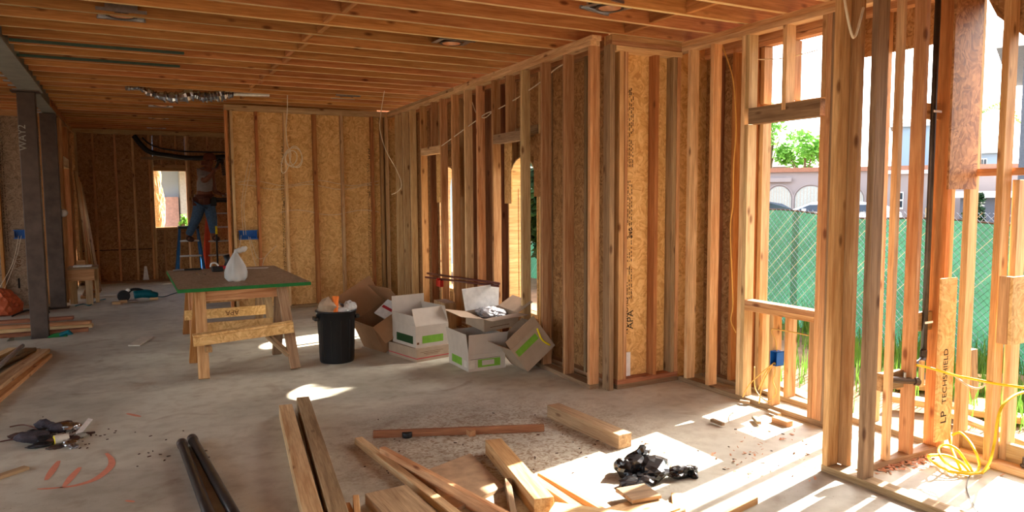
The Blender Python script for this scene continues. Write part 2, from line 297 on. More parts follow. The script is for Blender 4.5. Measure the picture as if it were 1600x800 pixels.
# ---------------------------------------------------------------- wall helpers
def stud(p, x0, y0, z0=.038, z1=2.664, along='Y', m='fir', name='stud', w=SW, d=SD):
    if along == 'Y': return box(name, x0, x0+d, y0, y0+w, z0, z1, m, p)
    return box(name, x0, x0+w, y0, y0+d, z0, z1, m, p)
rm = random.Random(3)
def wm(): return rm.choice(['fir', 'fir', 'fir', 'pale'])
# far right wall, inner framing (slightly skewed) -------------------------------------------
ANG = math.atan(.04)
def wr(px):   # local distance along the skewed wall for a photo column
    d = ray(px, 310); t = (3.18-.04*4.69)/(d.x-.04*d.y); P = d*t; return (P.y-4.69)/math.cos(ANG)
def skewwall(name, dx): return empty(name, (3.18+dx, 4.69, 0), ANG*-1, kind='structure')
wri = skewwall('wall_right', 0); LR = 5.55
for px in (922, 883, 848, 816, 771, 747, 728, 708, 690, 659, 642.5, 631, 620):
    z0 = .038; z1 = 2.664
    stud(wri, 0, wr(px), z0, z1, m=wm())
for px in (676,): stud(wri, 0, wr(px), 2.13, 2.664, m='fir', name='cripple_stud')
stud(wri, 0, wr(793), 2.13, 2.664, m='fir', name='cripple_stud')
box('header', 0, SD, wr(690)+SW, wr(659), 2.04, 2.13, 'pale', wri); box('header', 0, SD, wr(816)+SW, wr(771), 2.04, 2.13, 'dull', wri)
box('bottom_plate', 0, SD, 0, LR, 0, .038, 'redX' and 'dull', wri)
for k in range(3):
    a, b = k*1.85, min((k+1)*1.85-.004, LR)
    box('top_plate', 0, SD, a, b, 2.664, 2.702, 'pale', wri)
for k in range(2): box('top_plate', 0, SD, k*2.9-.02, min(LR, (k+1)*2.9-.025), 2.7025, 2.7405, 'pale', wri)
# outer framing with two arched openings
wro = skewwall('wall_right_outer', .19)
A2, A1 = (1.47, 6.22), (3.55, 8.25)
arches = [(1.22, 1.82), (3.25, 3.85)]
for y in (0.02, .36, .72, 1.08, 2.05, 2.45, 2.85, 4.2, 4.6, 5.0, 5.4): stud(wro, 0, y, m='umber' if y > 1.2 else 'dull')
for (a, b) in arches:
    for y in (a-SW-.014, b+.014): stud(wro, 0, y, m='pale')
    box('sill', 0, SD, a, b, .36, .398, 'pale', wro); box('header', 0, SD, a, b, 2.1, 2.19, 'dull', wro)
box('bottom_plate', 0, SD, 0, LR, 0, .038, 'dull', wro); box('top_plate', 0, SD, 0, LR, 2.664, 2.74, 'fir', wro)
def archpanel(y0, y1, a, b, zs, zsp, x, th, m, p):   # sheathing with an arched hole
    mb = MB(); r = (b-a)/2; c = (a+b)/2; n = 14
    for (u, v, z, w) in ((y0, a, 0, 2.74), (b, y1, 0, 2.74), (a, b, 0, zs)): mb.box(x, x+th, u, v, z, w)
    pts = [(c-r*math.cos(math.pi*k/n), zsp+r*math.sin(math.pi*k/n)) for k in range(n+1)]
    for k in range(n):
        (u, z), (v, w) = pts[k], pts[k+1]
        for xx in (x, x+th): mb.poly([(xx, u, z), (xx, v, w), (xx, v, 2.74), (xx, u, 2.74)])
    o = mb.build('sheathing_panel', m, p); lb = MB()
    prof = [(a, zs)]+pts+[(b, zs)]
    for k in range(len(prof)-1):
        (u, z), (v, w) = prof[k], prof[k+1]; du, dw = (0.012 if u == v and u == a else 0), 0
        lb.poly([(x-.10, u, z), (x+th+.03, u, z), (x+th+.03, v, w), (x-.10, v, w)])
    # second skin gives the bent liner its thickness
    r2 = r+.012; pts2 = [(a-.012, zs)]+[(c-r2*math.cos(math.pi*k/n), zsp+r2*math.sin(math.pi*k/n)) for k in range(n+1)]+[(b+.012, zs)]
    for k in range(len(prof)-1):
        (u, z), (v, w) = prof[k], prof[k+1]; (u2, z2), (v2, w2) = pts2[k], pts2[k+1]
        lb.poly([(x-.10, u, z), (x-.10, v, w), (x-.10, v2, w2), (x-.10, u2, z2)])
        lb.poly([(x-.10, u2, z2), (x+th, u2, z2), (x+th, v2, w2), (x-.10, v2, w2)])
    lb.build('arch_liner', 'paleZ' and 'pale', p); return o
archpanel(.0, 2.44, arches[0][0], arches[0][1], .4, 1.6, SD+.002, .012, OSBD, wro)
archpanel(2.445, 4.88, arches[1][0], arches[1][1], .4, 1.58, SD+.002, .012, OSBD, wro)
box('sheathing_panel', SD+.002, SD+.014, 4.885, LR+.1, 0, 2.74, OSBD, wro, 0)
for (a, b) in arches:       # hanging OSB gussets inside each arch head
    box('gusset', -.014, -.002, b-.06, b+.10, 1.45, 2.1, OSB, wro, 0); box('gusset', -.014, -.002, a-.10, a+.05, 1.52, 2.1, OSBD, wro, 0)
# jog wall ------------------------------------------------------------------------------
wj = empty('wall_jog', (0, 4.58, 0), kind='structure')
for x, d in ((3.375, .045), (3.425, .03)): stud(wj, x, 0, .076, 2.62, 'X', 'fir', w=d)
stud(wj, 3.285, .0, .0, 2.664, 'X', 'dull', w=.045)
stud(wj, 3.72, 0, .076, 2.62, 'X', 'joist'); stud(wj, 3.90, 0, .076, 2.62, 'X', 'dull'); stud(wj, 3.94, .0, .076, 2.62, 'X', 'fir')
box('bottom_plate', 3.37, 3.98, 0, SD, 0, .038, 'dull', wj); box('bottom_plate', 3.37, 3.98, 0, SD, .0385, .076, 'umber', wj)
box('top_plate', 3.34, 3.985, -.005, SD, 2.62, 2.66, 'pale', wj); box('top_plate', 3.30, 3.985, 0, SD, 2.661, 2.70, 'fir', wj); box('top_plate', 3.30, 3.985, 0, SD, 2.701, 2.74, 'fir', wj)
pj = box('sheathing_panel', 3.30, 4.37, SD+.001, SD+.013, 0, 2.74, OSB, wj, 0); pj['label'] = 'OSB sheet with black print running up it'
def tj(s, size, px, py, m='ink'):
    P = PY(px, py, 4.58+SD); text(s, size, (P.x, SD-.0005, P.z), (0, 0, 1), (-1, 0, 0), m, wj)
tj('APA', .085, 989, 514); tj('NORBORD', .062, 981, 522); tj('540', .055, 988, 372); tj('540', .03, 986, 150); tj('RATED SHEATHING', .022, 979, 470); tj('APA', .02, 984, 425)
def inkrows(parent, cx, z0, z1, y, n, seed, w=.05, m='ink'):   # rows of small illegible mill print as printed dashes
    rnd = random.Random(seed); mb = MB()
    for k in range(n):
        x = cx-w/2+w*k/max(1, n-1); z = z0
        while z < z1:
            l = rnd.uniform(.006, .03)
            mb.box(x-.0035, x+.0035, y-.0006, y, z, z+l); z += l+rnd.uniform(.004, .02)*(1 if rnd.random() > .12 else 6)
    o = mb.build('mill_print', m, parent); o['kind'] = 'stuff'; return o
P = PY(982, 400, 4.58+SD); inkrows(wj, P.x, 1.0, 1.65, SD, 4, 5, .055); inkrows(wj, P.x+.01, 1.75, 2.35, SD, 4, 6, .05); inkrows(wj, P.x+.01, .7, .95, SD, 3, 8, .04)
box('nail_plate', 3.485, 3.545, -.02+SD, SD-.003, .078, .27, 'trim', wj, 0)
# near right wall, inner framing ----------------------------------------------------------
wn = empty('wall_right_recess', (3.98, 0, 0), kind='structure')
for y, mm in ((4.47, 'pale'), (4.22, 'fir'), (3.90, 'pale'), (3.862, 'pale'), (3.215, 'fir'), (3.178, 'fir'), (3.14, 'dull')):
    top = 2.664 if y not in (3.862, 3.215) else 2.03
    stud(wn, 0, y, z1=top, m=mm)
stud(wn, 0, 3.862, 2.145, 2.664, m='pale', name='cripple_stud'); stud(wn, 0, 3.215, 2.145, 2.664, m='fir', name='cripple_stud'); stud(wn, -.002, 3.53, 2.10, 2.664, m='pale', name='cripple_stud')
box('header', 0, SD, 3.252, 3.862, 2.03, 2.144, 'dull', wn)
box('sill', 0, SD, 3.252, 3.862, .722, .76, 'fir', wn); box('sill', 0, SD, 3.252, 3.862, .683, .7215, 'fir', wn)
box('sill_board', SD, .262, 3.27, 3.86, .684, .70, OSBD, wn, 0)
stud(wn, 0, 3.59, z1=.683, m='fir', name='cripple_stud'); stud(wn, 0, 3.252, z1=.683, m='fir', name='cripple_stud')
box('bottom_plate', 0, SD, 3.10, 4.57, 0, .038, 'dull', wn); box('top_plate', 0, SD, 1.0, 4.66, 2.664, 2.702, 'pale', wn); box('top_plate', 0, SD, 1.0, 4.66, 2.7025, 2.7405, 'fir', wn)
# near right wall, outer framing
wo = empty('wall_right_recess_outer', (4.24, 0, 0), kind='structure')
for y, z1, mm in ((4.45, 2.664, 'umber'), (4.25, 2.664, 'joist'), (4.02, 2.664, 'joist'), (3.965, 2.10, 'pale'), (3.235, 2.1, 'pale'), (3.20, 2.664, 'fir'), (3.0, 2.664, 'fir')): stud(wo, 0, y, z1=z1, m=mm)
for y in (3.965, 3.70): stud(wo, 0, y, 2.2, 2.62, m='fir', name='cripple_stud')
for y in (3.93, 3.68): stud(wo, 0, y, .038, .65, m='fir', name='cripple_stud')
box('header', 0, SD, 3.27, 3.965, 2.10, 2.19, 'fir', wo); box('sill', 0, SD, 3.27, 3.965, .652, .69, 'pale', wo); box('header', 0, SD, 3.2, 4.6, 2.625, 2.662, 'fir', wo)
box('bottom_plate', 0, SD, 2.64, 4.57, 0, .038, 'dull', wo); box('top_plate', 0, SD, -4, 4.6, 2.664, 2.74, 'fir', wo)
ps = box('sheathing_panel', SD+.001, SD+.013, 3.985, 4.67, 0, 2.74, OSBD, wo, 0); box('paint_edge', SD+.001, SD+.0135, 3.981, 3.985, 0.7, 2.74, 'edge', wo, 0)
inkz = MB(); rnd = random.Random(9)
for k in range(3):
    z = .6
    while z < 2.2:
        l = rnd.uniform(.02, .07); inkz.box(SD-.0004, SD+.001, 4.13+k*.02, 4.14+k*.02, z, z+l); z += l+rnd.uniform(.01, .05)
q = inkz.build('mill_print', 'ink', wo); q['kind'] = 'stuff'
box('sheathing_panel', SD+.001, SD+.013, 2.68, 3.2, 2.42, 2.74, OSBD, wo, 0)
# pier wall -----------------------------------------------------------------------------------
wp = empty('wall_pier', (0, 2.515, 0), kind='structure')
box('bottom_plate', 3.43, 4.26, 0, SD, 0, .038, 'dull', wp); box('top_plate', 3.43, 4.24, 0, SD, 2.664, 2.74, 'fir', wp)
stud(wp, 3.70, 0, along='X', m='pale', d=.036); stud(wp, 3.905, 0, along='X', m='fir', w=.036, d=.07); stud(wp, 4.165, 0, along='X', m='joist'); stud(wp, 4.203, 0, along='X', m='pale')
stud(wp, 3.435, .05, along='X', m='fir')
box('blocking', 3.95, 4.165, .06, .086, 1.95, 2.04, 'fir', wp); box('blocking', 3.95, 4.165, .06, .086, .73, .84, 'dull', wp)
box('blocking', 3.711, 3.905, .05, .086, .42, .52, 'dull', wp)
# inner plate running towards the camera + its studs
wq = empty('wall_pier_inner', (3.345, 0, 0), kind='structure')
box('bottom_plate', 0, SD, -1.0, 2.66, 0, .038, 'dull', wq); box('top_plate', 0, SD, -4, 2.66, 2.664, 2.74, 'fir', wq)
stud(wq, 0, 2.62, m='fir'); stud(wq, 0, 2.40, m='dull')
for y in (.6, .2, -.2): stud(wq, 0, y, m='fir')
# outer wall nearest the camera
wk = empty('wall_right_near', (4.20, 0, 0), kind='structure')
box('bottom_plate', 0, SD, -4, 2.51, 0, .038, 'pale', wk); box('ledger', SD+.002, SD+.04, -1, 2.5, .0, .135, 'pale', wk)
stud(wk, .05, 2.44, m='pale'); stud(wk, -.01, 2.235, m='fir'); stud(wk, .085, 2.20, .038, 1.6, m='pale')
for y in (1.78, 1.38, .98, .58, .18, -.22, -.62, -1.02, -1.42, -1.82, -2.22, -2.62, -3.02, -3.42): stud(wk, 0, y, m='fir')
for k in range(4): box('sheathing_panel', SD+.001, SD+.013, -3.13+1.22*k, -3.13+1.22*k+1.215, 0, 2.74, OSB, wk, 0)
box('blocking', .09, .125, 1.9, 2.44, 1.625, 1.665, 'fir', wk)
xa, xb = PY(1468, 500, 2.43).x-4.2, PY(1492, 500, 2.43).x-4.2
ts = box('osb_strip', xa, xb, 2.425, 2.437, .12, 1.055, OSB, wk, 0); ts['label'] = 'narrow OSB strip with black lettering running up it'
text('LP', .075, (xa+.092, 2.4245, .22), (0, 0, 1), (-1, 0, 0), 'ink', wk)
text('TECHSHIELD', .056, (xa+.085, 2.4245, .335), (0, 0, 1), (-1, 0, 0), 'ink', wk)
xa, xb = PY(1479, 290, 2.42).x-4.2, PY(1522, 290, 2.42).x-4.2
box('osb_strip', xa, xb, 2.408, 2.42, 1.55, 2.66, OSBB, wk, 0)
hb = empty('header_box', (PY(1581, 486, 2.10).x, 0, 0), label='short OSB-faced header stub fixed to the framing at right edge', cat='header')
box('osb_face', .0, .30, 2.10, 2.115, .73, 1.09, OSB, hb, 0); box('side_board', -.002, .036, 2.1155, 2.17, .73, 1.09, 'fir', hb)
g = MB()
for x in (SD+.002, SD+.014):
    g.poly([(x, 2.44, 2.74), (x, 2.44, 2.66), (x, 2.36, 2.5), (x, 2.2, 2.35), (x, 2.05, 2.2), (x, 1.8, 1.9), (x, 1.6, 1.9), (x, 1.6, 2.74)])
g.build('arch_gusset', OSBD, wk)
# back wall ------------------------------------------------------------------------------------
YB = 10.2
wb = empty('wall_back', (0, YB, 0), kind='structure')
XE = PY(357, 350, YB).x
for i, px in enumerate((357, 365, 404, 448, 493, 536, 583, 606)):
    x = PY(px, 350, YB).x; stud(wb, x, 0, along='X', m='pale' if i % 2 else 'joist', w=.034 if px != 493 else .05)
for x in (3.30, 3.36): stud(wb, x, 0.0, along='X', m='fir')
box('bottom_plate', XE, 3.36, 0, SD, 0, .038, 'dull', wb); box('top_plate', XE, 3.36, 0, SD, 2.664, 2.702, 'pale', wb); box('top_plate', XE, 3.4, 0, SD, 2.7025, 2.74, 'pale', wb)
xs = [XE+.02, PY(493, 350, YB).x+.02, 3.4]
xs = [XE+.02, XE+1.20, XE+2.0, 3.80]
for a, b in zip(xs[:-1], xs[1:]): box('sheathing_panel', a+.001, b-.001, SD+.001, SD+.013, 0, 2.74, OSB, wb, 0)
for px, zs in ((440, (2.18, 1.28)), (574, (2.18, 1.40))):
    x = PY(px, 350, YB+SD).x; text('APA', .085, (x+.03, SD-.0005, 2.22), (0, 0, -1), (1, 0, 0), 'ink', wb); inkrows(wb, x+.05, .35, 2.0, SD, 4, px, .06); text('540', .05, (x+.03, SD-.001, zs[1]+.2), (0, 0, -1), (1, 0, 0), 'ink', wb)
# far room wall with window
YF = 14.8
wf = empty('wall_far', (0, YF, 0), kind='structure')
wx0, wx1, wz0, wz1 = .50, 1.03, .99, 2.02
for i, x in enumerate((-.72, -.46, -.12, .16, .42, .46, 1.035, 1.075, 1.40, 1.75, 2.1, 2.5)): stud(wf, x, 0, along='X', m='fir' if i % 3 else 'pale')
for x in (.62, .86, ): stud(wf, x, 0, z1=wz0-.04, along='X', m='fir', name='cripple_stud'); stud(wf, x, 0, z0=wz1+.12, along='X', m='fir', name='cripple_stud')
box('header', .50, 1.035, 0, SD, wz1, wz1+.115, 'fir', wf); box('sill', .50, 1.035, 0, SD, wz0-.04, wz0, 'fir', wf); box('brace', .30, 1.25, -.04, -.004, 2.22, 2.27, 'dull', wf)
box('bottom_plate', -.74, 2.6, 0, SD, 0, .038, 'dull', wf); box('top_plate', -.74, 2.6, 0, SD, 2.664, 2.74, 'pale', wf)
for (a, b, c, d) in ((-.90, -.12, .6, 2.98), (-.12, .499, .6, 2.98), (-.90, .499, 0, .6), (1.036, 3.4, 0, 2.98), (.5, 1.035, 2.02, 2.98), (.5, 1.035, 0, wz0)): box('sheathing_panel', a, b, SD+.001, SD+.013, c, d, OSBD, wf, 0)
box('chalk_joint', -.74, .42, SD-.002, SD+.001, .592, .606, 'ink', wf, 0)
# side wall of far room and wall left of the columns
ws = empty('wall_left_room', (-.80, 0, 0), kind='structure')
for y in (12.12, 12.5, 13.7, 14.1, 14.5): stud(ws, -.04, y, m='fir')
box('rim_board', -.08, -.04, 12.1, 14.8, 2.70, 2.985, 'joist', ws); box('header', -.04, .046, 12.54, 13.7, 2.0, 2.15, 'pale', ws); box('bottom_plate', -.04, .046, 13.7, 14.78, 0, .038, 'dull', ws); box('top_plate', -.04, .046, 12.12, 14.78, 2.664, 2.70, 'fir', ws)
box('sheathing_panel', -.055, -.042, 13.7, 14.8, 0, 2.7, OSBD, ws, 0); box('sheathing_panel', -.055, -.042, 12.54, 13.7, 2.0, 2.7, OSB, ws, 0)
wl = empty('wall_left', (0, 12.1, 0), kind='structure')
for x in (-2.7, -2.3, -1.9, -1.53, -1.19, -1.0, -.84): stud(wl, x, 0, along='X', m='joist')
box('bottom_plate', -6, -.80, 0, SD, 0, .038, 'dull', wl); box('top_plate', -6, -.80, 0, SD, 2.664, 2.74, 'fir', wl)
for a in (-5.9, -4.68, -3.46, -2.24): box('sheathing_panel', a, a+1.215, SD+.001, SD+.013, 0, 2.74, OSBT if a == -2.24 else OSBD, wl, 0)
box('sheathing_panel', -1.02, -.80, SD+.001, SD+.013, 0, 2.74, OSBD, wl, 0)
x = PY(8, 400, 12.1+SD).x; inkrows(wl, x+.0, .8, 2.3, SD, 4, 77, .09); text('APA', .1, (x+.11, SD-.0005, .75), (0, 0, -1), (1, 0, 0), 'inkl', wl)
box('nail_slot', -1.36, -1.335, SD-.003, SD, .28, .42, 'ink', wl, 0)
# unseen shell: far-left and behind the camera, stud walls partly sheathed
wu = empty('wall_outer_left', (-6.1, 0, 0), kind='structure')
for k in range(12): 
    if k in (0, 6, 8): box('sheathing_panel', 0, .012, -4+1.6*k, -4+1.6*k+1.59, 0, 2.74, OSB, wu, 0)
for k in range(24): stud(wu, .02, -4+.8*k, m='fir')
wz = empty('wall_behind', (0, -4.1, 0), kind='structure')
for k in range(9):
    if k in (0, 5, 7, 8): box('sheathing_panel', -6+1.22*k, -6+1.22*k+1.215, 0, .012, 0, 2.74, OSB, wz, 0)
for k in range(26): stud(wz, -6+.4*k, .02, along='X', m='fir')
wy = empty('wall_left_room_end', (-6, 15.1, 0), kind='structure')
for k in range(4):
    if k != 2: box('sheathing_panel', 1.3*k, 1.3*k+1.29, 0, .012, 0, 2.74, OSB, wy, 0)
for y0, y1 in ((10.3, 14.8),): box('sheathing_panel', 9.4, 9.412, y0-15.1, y1-15.1, 0, 2.74, OSBD, wy, 0)
# ================================================================ THINGS INDOORS
# recessed ceiling cans
def can(P, lab, rz=0):
    t = empty('recessed_light', (P.x, P.y, 2.742), rz, lab, 'ceiling light', 'recessed ceiling lights')
    a = MB(); a.lathe([(.085, .14), (.085, .02), (.095, .015), (.095, .01), (.08, .01), (.078, .12), (0, .125)], 20); a.build('housing', 'steeld', t, smooth=True)
    b = MB(); b.lathe([(.074, .012), (.07, .10), (0, .115)], 20); b.build('reflector', 'bulb', t, smooth=True)
    p = MB(); p.box(-.14, -.096, -.12, .12, .02, .024); p.box(.096, .14, -.12, .12, .02, .024); p.box(-.096, .096, .1, .12, .02, .1); p.box(-.096, .096, -.12, -.1, .02, .1); p.build('mounting_plate', 'galv', t)
    for s in (-1, 1):
        q = MB(); q.box(-.15, .15, s*.13-.008, s*.13+.008, .01, .03); q.build('hanger_bar', 'galv', t)
cans = [((190, 26), 'recessed light can at top left, square plate with glowing inner'), ((705, 69), 'recessed light can in the middle of the ceiling, above the framed windows'), ((953, 14), 'largest recessed light can at top, nearest the camera'), ((540, 153), 'recessed light can close to the OSB back wall top'), ((252, 166), 'recessed light can just past the foil duct'), ((248, 186), 'recessed light can nearer the far room'), ((245, 200), 'farthest recessed light can above the far room window')]
for (c, l) in cans: can(FL(c[0], c[1], 2.75), l, .3 if c[0] > 900 else 0)
# green-edged strips on two joists
for y0, (a, b), l in ((None, ((14, 61), (289, 79)), 'green-edged strip under a joist, nearer of two'), (None, ((26, 85), (282, 101)), 'green-edged strip under a joist, farther of two')):
    A, B = FL(a[0], a[1], 2.735), FL(b[0], b[1], 2.735); yy = A.y
    o = beam('ceiling_strip', (A.x, yy, 2.731), (B.x, yy, 2.731), .034, .02, plain('strip_green', (58, 80, 66), .6), None); prep(o, l, 'strip', 'green strips under joists')
# foil duct
A, B = FL(197, 138, 2.72), FL(352, 149, 2.70)
t = empty('foil_duct', tuple(A), label='crumpled silver foil duct hanging under the joists by the back room', cat='duct')
pts = [Vector((0, 0, .0)), Vector((.12, .05, .02)), Vector((.2, 0, -.02)), Vector((.32, 0, -.06)), Vector((.5, 0, -.07)), Vector((.68, 0, -.03)), Vector((.78, 0, -.05)), Vector((.9, 0, -.03)), Vector((1.02, 0, 0)), Vector((1.1, 0, .0))]
rs = [.03, .03, .04, .06, .075, .05, .06, .07, .05, .03]
mb = MB(); sp = spline(pts, 8); rr = [rs[min(9, i//8)]*random.uniform(.65, 1.25) for i in range(len(sp))]; mb.tube(sp, rr, 10); mb.build('foil_sleeve', 'foil', t)
mb = MB(); mb.tube([(1.06, 0, .0), (1.5, 0, .015)], .018, 8); mb.build('duct_strap', 'white', t)
# worktable: OSB top on two sawhorses ------------------------------------------------------
ZT = .75
Q = [FL(x, y, ZT) for x, y in ((278, 453), (483, 440), (430, 415), (272, 422))]
t = empty('worktable_top', (Q[0].x, Q[0].y, ZT-.02), label='OSB sheet tabletop with green painted edge laid across sawhorses', cat='worktable')
X0, Y0, X1, Y1 = Q[0].x, Q[0].y, (Q[1].x+Q[2].x)/2, (Q[2].y+Q[3].y)/2
box('sheet', 0.001, X1-X0, .001, Y1-Y0, -.008, .02, OSBT, t)
box('painted_edge', -.002, X1-X0+.002, -.002, .001, -.009, .021, 'edge', t, 0); box('painted_edge', -.002, .001, .001, Y1-Y0, -.009, .021, 'edge', t, 0)
def sawhorse(xa, xb, y, h, splay, lab, extra):
    t = empty('sawhorse', (xa, y, 0), label=lab, cat='sawhorse', group='sawhorses under the worktable'); L = xb-xa
    box('ridge_board', -.06, L+.06, -.019, .019, h-.095, h, 'fir', t)
    for i, x in enumerate((0.02, L-.02)):
        for s in (-1, 1):
            beam('leg', (x-.04*(1 if i == 0 else -1)*0, s*.03, h-.01), (x+(-.02 if i == 0 else .02), s*splay, .0), .036 if 0 else .09, .036, 'fir' if i == 0 else 'dull', t, roll=math.pi/2*0+0)
    return t
def leg(t, A, B, m='fir'):   # sawhorse leg: a 2x4 whose broad face looks along the splay
    A, B = Vector(A), Vector(B); d = (B-A).normalized(); x = Vector((1, 0, 0)); y = d.cross(x).normalized(); x2 = y.cross(d)
    o = link('leg', boxmesh(.088, .036, (B-A).length, mat(m, (0, 0, 9))), t, (A+B)/2); o.rotation_euler = Matrix((x2, y, d)).transposed().to_euler(); return o
def horse(xa, xb, yc, h, splay, lab):
    t = empty('sawhorse', (0, yc, 0), label=lab, cat='sawhorse', group='sawhorses under the worktable')
    box('ridge_board', xa-.02, xb+.02, -.019, .019, h-.10, h-.001, 'fir', t)
    leg(t, (xa+.02, -.045, h-.015), (xa+.0, -splay, .012)); leg(t, (xa+.02, .045, h-.015), (xa-.02, splay, .012), 'joist')
    leg(t, (xb-.02, -.045, h-.015), (xb+.02, -splay, .012), 'dull'); leg(t, (xb-.02, .045, h-.015), (xb-.01, splay, .012), 'dull')
    return t
y1 = 6.88; t = horse(.53, 1.26, y1, ZT-.029, .36, 'front sawhorse with OSB rails, standing under the tabletop edge nearest the camera')
zf = PY(305, 550, y1-.33).z
beam('front_rail', (.46, -.335, .325), (1.28, -.335, .37), .02, .075, OSB, t); beam('rail_cap', (.46, -.285, .372), (1.28, -.285, .417), .10, .018, OSB, t)
box('rear_rail', .56, 1.20, .22, .242, .27, .39, OSB, t)
box('cross_block', .55, .60, -.38, -.25, .235, .28, 'fir', t)
beam('brace', (1.08, -.2, .30), (1.24, -.32, .13), .07, .03, 'dull', t)
y2 = 8.42; t = horse(.58, 1.34, y2, ZT-.029, .42, 'rear sawhorse with APA-stamped rail, under the far end of the tabletop')
box('front_rail', .50, 1.30, -.30, -.28, .27, .37, OSB, t); text('APA', .075, (1.03, -.3006, .34), (-1, 0, 0), (0, 0, -1), 'inkl', t)
box('rear_rail', .60, 1.20, .24, .26, .36, .43, OSBD, t)
# things on the tabletop
def onT(px, py): return FL(px, py, ZT)
P = onT(371, 440)
t = empty('plastic_bag', (P.x, P.y+.08, ZT+.001), label='tied white plastic bag standing on the tabletop edge', cat='plastic bag')
mb = MB(); prof = [(0, 0), (.075, .0), (.098, .03), (.098, .08), (.08, .14), (.05, .20), (.026, .245), (.02, .262)]; rnd = random.Random(4); n = 40
b0 = len(mb.v)
for (r, z) in prof:
    for k in range(n):
        a = 2*math.pi*k/n; w = 1+(.10*math.sin(a*7+z*9)+.07*math.sin(a*13+1))*(.3+z*3); mb.v.append((r*w*math.cos(a), r*w*math.sin(a), z+.004*math.sin(a*5)))
for i in range(len(prof)-1):
    for k in range(n): a, d = i*n+k, i*n+(k+1) % n; mb.f.append((a, d, d+n, a+n))
mb.build('pouch', 'bag', t, smooth=True)
mb = MB(); mb.tube(spline([(0, 0, .25), (.01, 0, .275), (.05, 0, .285), (.09, .0, .30), (.11, .0, .30)], 4), [.022, .02, .018, .02, .026, .022, .025, .03, .026, .024, .03, .028, .022, .024, .02, .012, .004][:17], 7); mb.build('knot_ear', 'bag', t, smooth=True)
P = onT(345, 424)
t = empty('cordless_drill', (P.x, P.y, ZT+.001), 0, 'black and orange cordless drill lying on the tabletop behind the bag', 'power tool')
box('battery', -.09, .02, -.05, .05, 0, .055, 'blackpl', t, .008); box('battery_stripe', -.02, .06, -.04, .04, .025, .058, 'redp', t, .004)
mb = MB(); mb.tube([(.05, 0, .03), (.075, 0, .1), (.06, 0, .17)], [.028, .03, .034], 10); mb.build('body', 'blackpl', t, smooth=True)
mb = MB(); mb.tube(spline([(-.1, 0, .05), (-.09, 0, .085), (-.05, 0, .09), (-.02, 0, .06)], 5), .009, 6); mb.build('hook', 'white', t, smooth=True)
P = onT(296, 423)
t = empty('pliers', (P.x-.05, P.y, ZT+.001), 0, 'black-handled pliers lying at the back left of the tabletop', 'hand tool')
tube('handle', [(0, 0, .012), (.08, .012, .014), (.17, .02, .012)], .009, 'blackpl', t); tube('handle', [(0, 0, .012), (.08, -.012, .014), (.17, -.025, .012)], .009, 'blackpl', t)
tube('jaw', [(0, 0, .012), (-.05, .004, .012), (-.11, .0, .01)], .01, 'galv', t)
P = onT(311, 431)
o = MB(); o.poly([(-.07, 0, .001), (-.03, -.01, .03), (-.02, .03, .03), (-.06, .04, .001)]); o.poly([(-.03, -.01, .03), (.0, -.01, .002), (.01, .03, .002), (-.02, .03, .03)]); o.poly([(0, -.01, .002), (.03, -.01, .035), (.04, .03, .035), (.01, .03, .002)]); o.poly([(.03, -.01, .035), (.06, 0, .001), (.07, .04, .001), (.04, .03, .035)])
prep(o.build('foil_wrapper', 'foil', None, (P.x, P.y, ZT+.001)), 'small folded shiny wrapper on the tabletop', 'wrapper')
P = onT(397, 419); o = MB(); o.poly([(-.12, -.03, .001), (.12, -.1, .001), (.15, -.06, .006), (-.1, .05, .004)]); o.poly([(-.12, -.03, .0), (-.1, .05, .003), (.15, -.06, .005), (.12, -.1, .0)])
prep(o.build('paper_sheet', 'white', None, (P.x, P.y, ZT+.001)), 'white paper sheet lying behind the plastic bag', 'paper')
# trash can ----------------------------------------------------------------------------------
t = empty('trash_can', (1.70, 6.70, 0), label='black round plastic trash can full of rubbish beside the boxes', cat='trash can')
mb = MB(); mb.lathe([(0, .0), (.152, 0), (.158, .015), (.172, .43), (.182, .435), (.184, .47), (.19, .472), (.19, .485), (.178, .485), (.168, .43), (.15, .03), (0, .03)], 40); mb.build('body', 'blackpl', t, smooth=True)
for s in (-1, 1): box('handle', s*.19-.02, s*.19+.02, -.05, .05, .395, .43, 'blackpl', t, .005)
mb = MB()
for k in range(12): a = 2*math.pi*k/12; mb.tube([(.158*math.cos(a), .158*math.sin(a), .03), (.172*math.cos(a), .172*math.sin(a), .40)], .004, 4)
mb.build('ribs', 'blackpl', t)
def trash(nm, x, y, z, r, m, lab, cat, seed, amp=.35):
    prep(crumple(nm, (1.70+x, 6.70+y, z), r, m, None, amp, 3, seed), lab, cat)
trash('crumpled_bag', -.06, .0, .47, (.1, .1, .09), 'card', 'crumpled brown paper bag at the left of the full trash can', 'rubbish', 2)
trash('crumpled_bag', .12, -.03, .50, (.06, .06, .06), 'bag', 'balled white plastic bag at the right of the full trash can', 'rubbish', 3)
trash('crumpled_bag', .03, .05, .47, (.1, .1, .06), 'cloth', 'grey crumpled packaging in the middle of the trash can', 'rubbish', 5)
trash('crumpled_bag', .04, -.09, .48, (.06, .05, .035), 'bag', 'small white wrapper at the front of the trash can mouth', 'rubbish', 6)
mb = MB(); mb.tube([(0, 0, 0), (.02, .02, .19)], .03, 14); mb.build('paper_roll', 'orange', None, (1.66, 6.60, .43), smooth=False); prep(bpy.data.objects['paper_roll'], 'orange paper roll poking out of the trash can', 'paper roll')
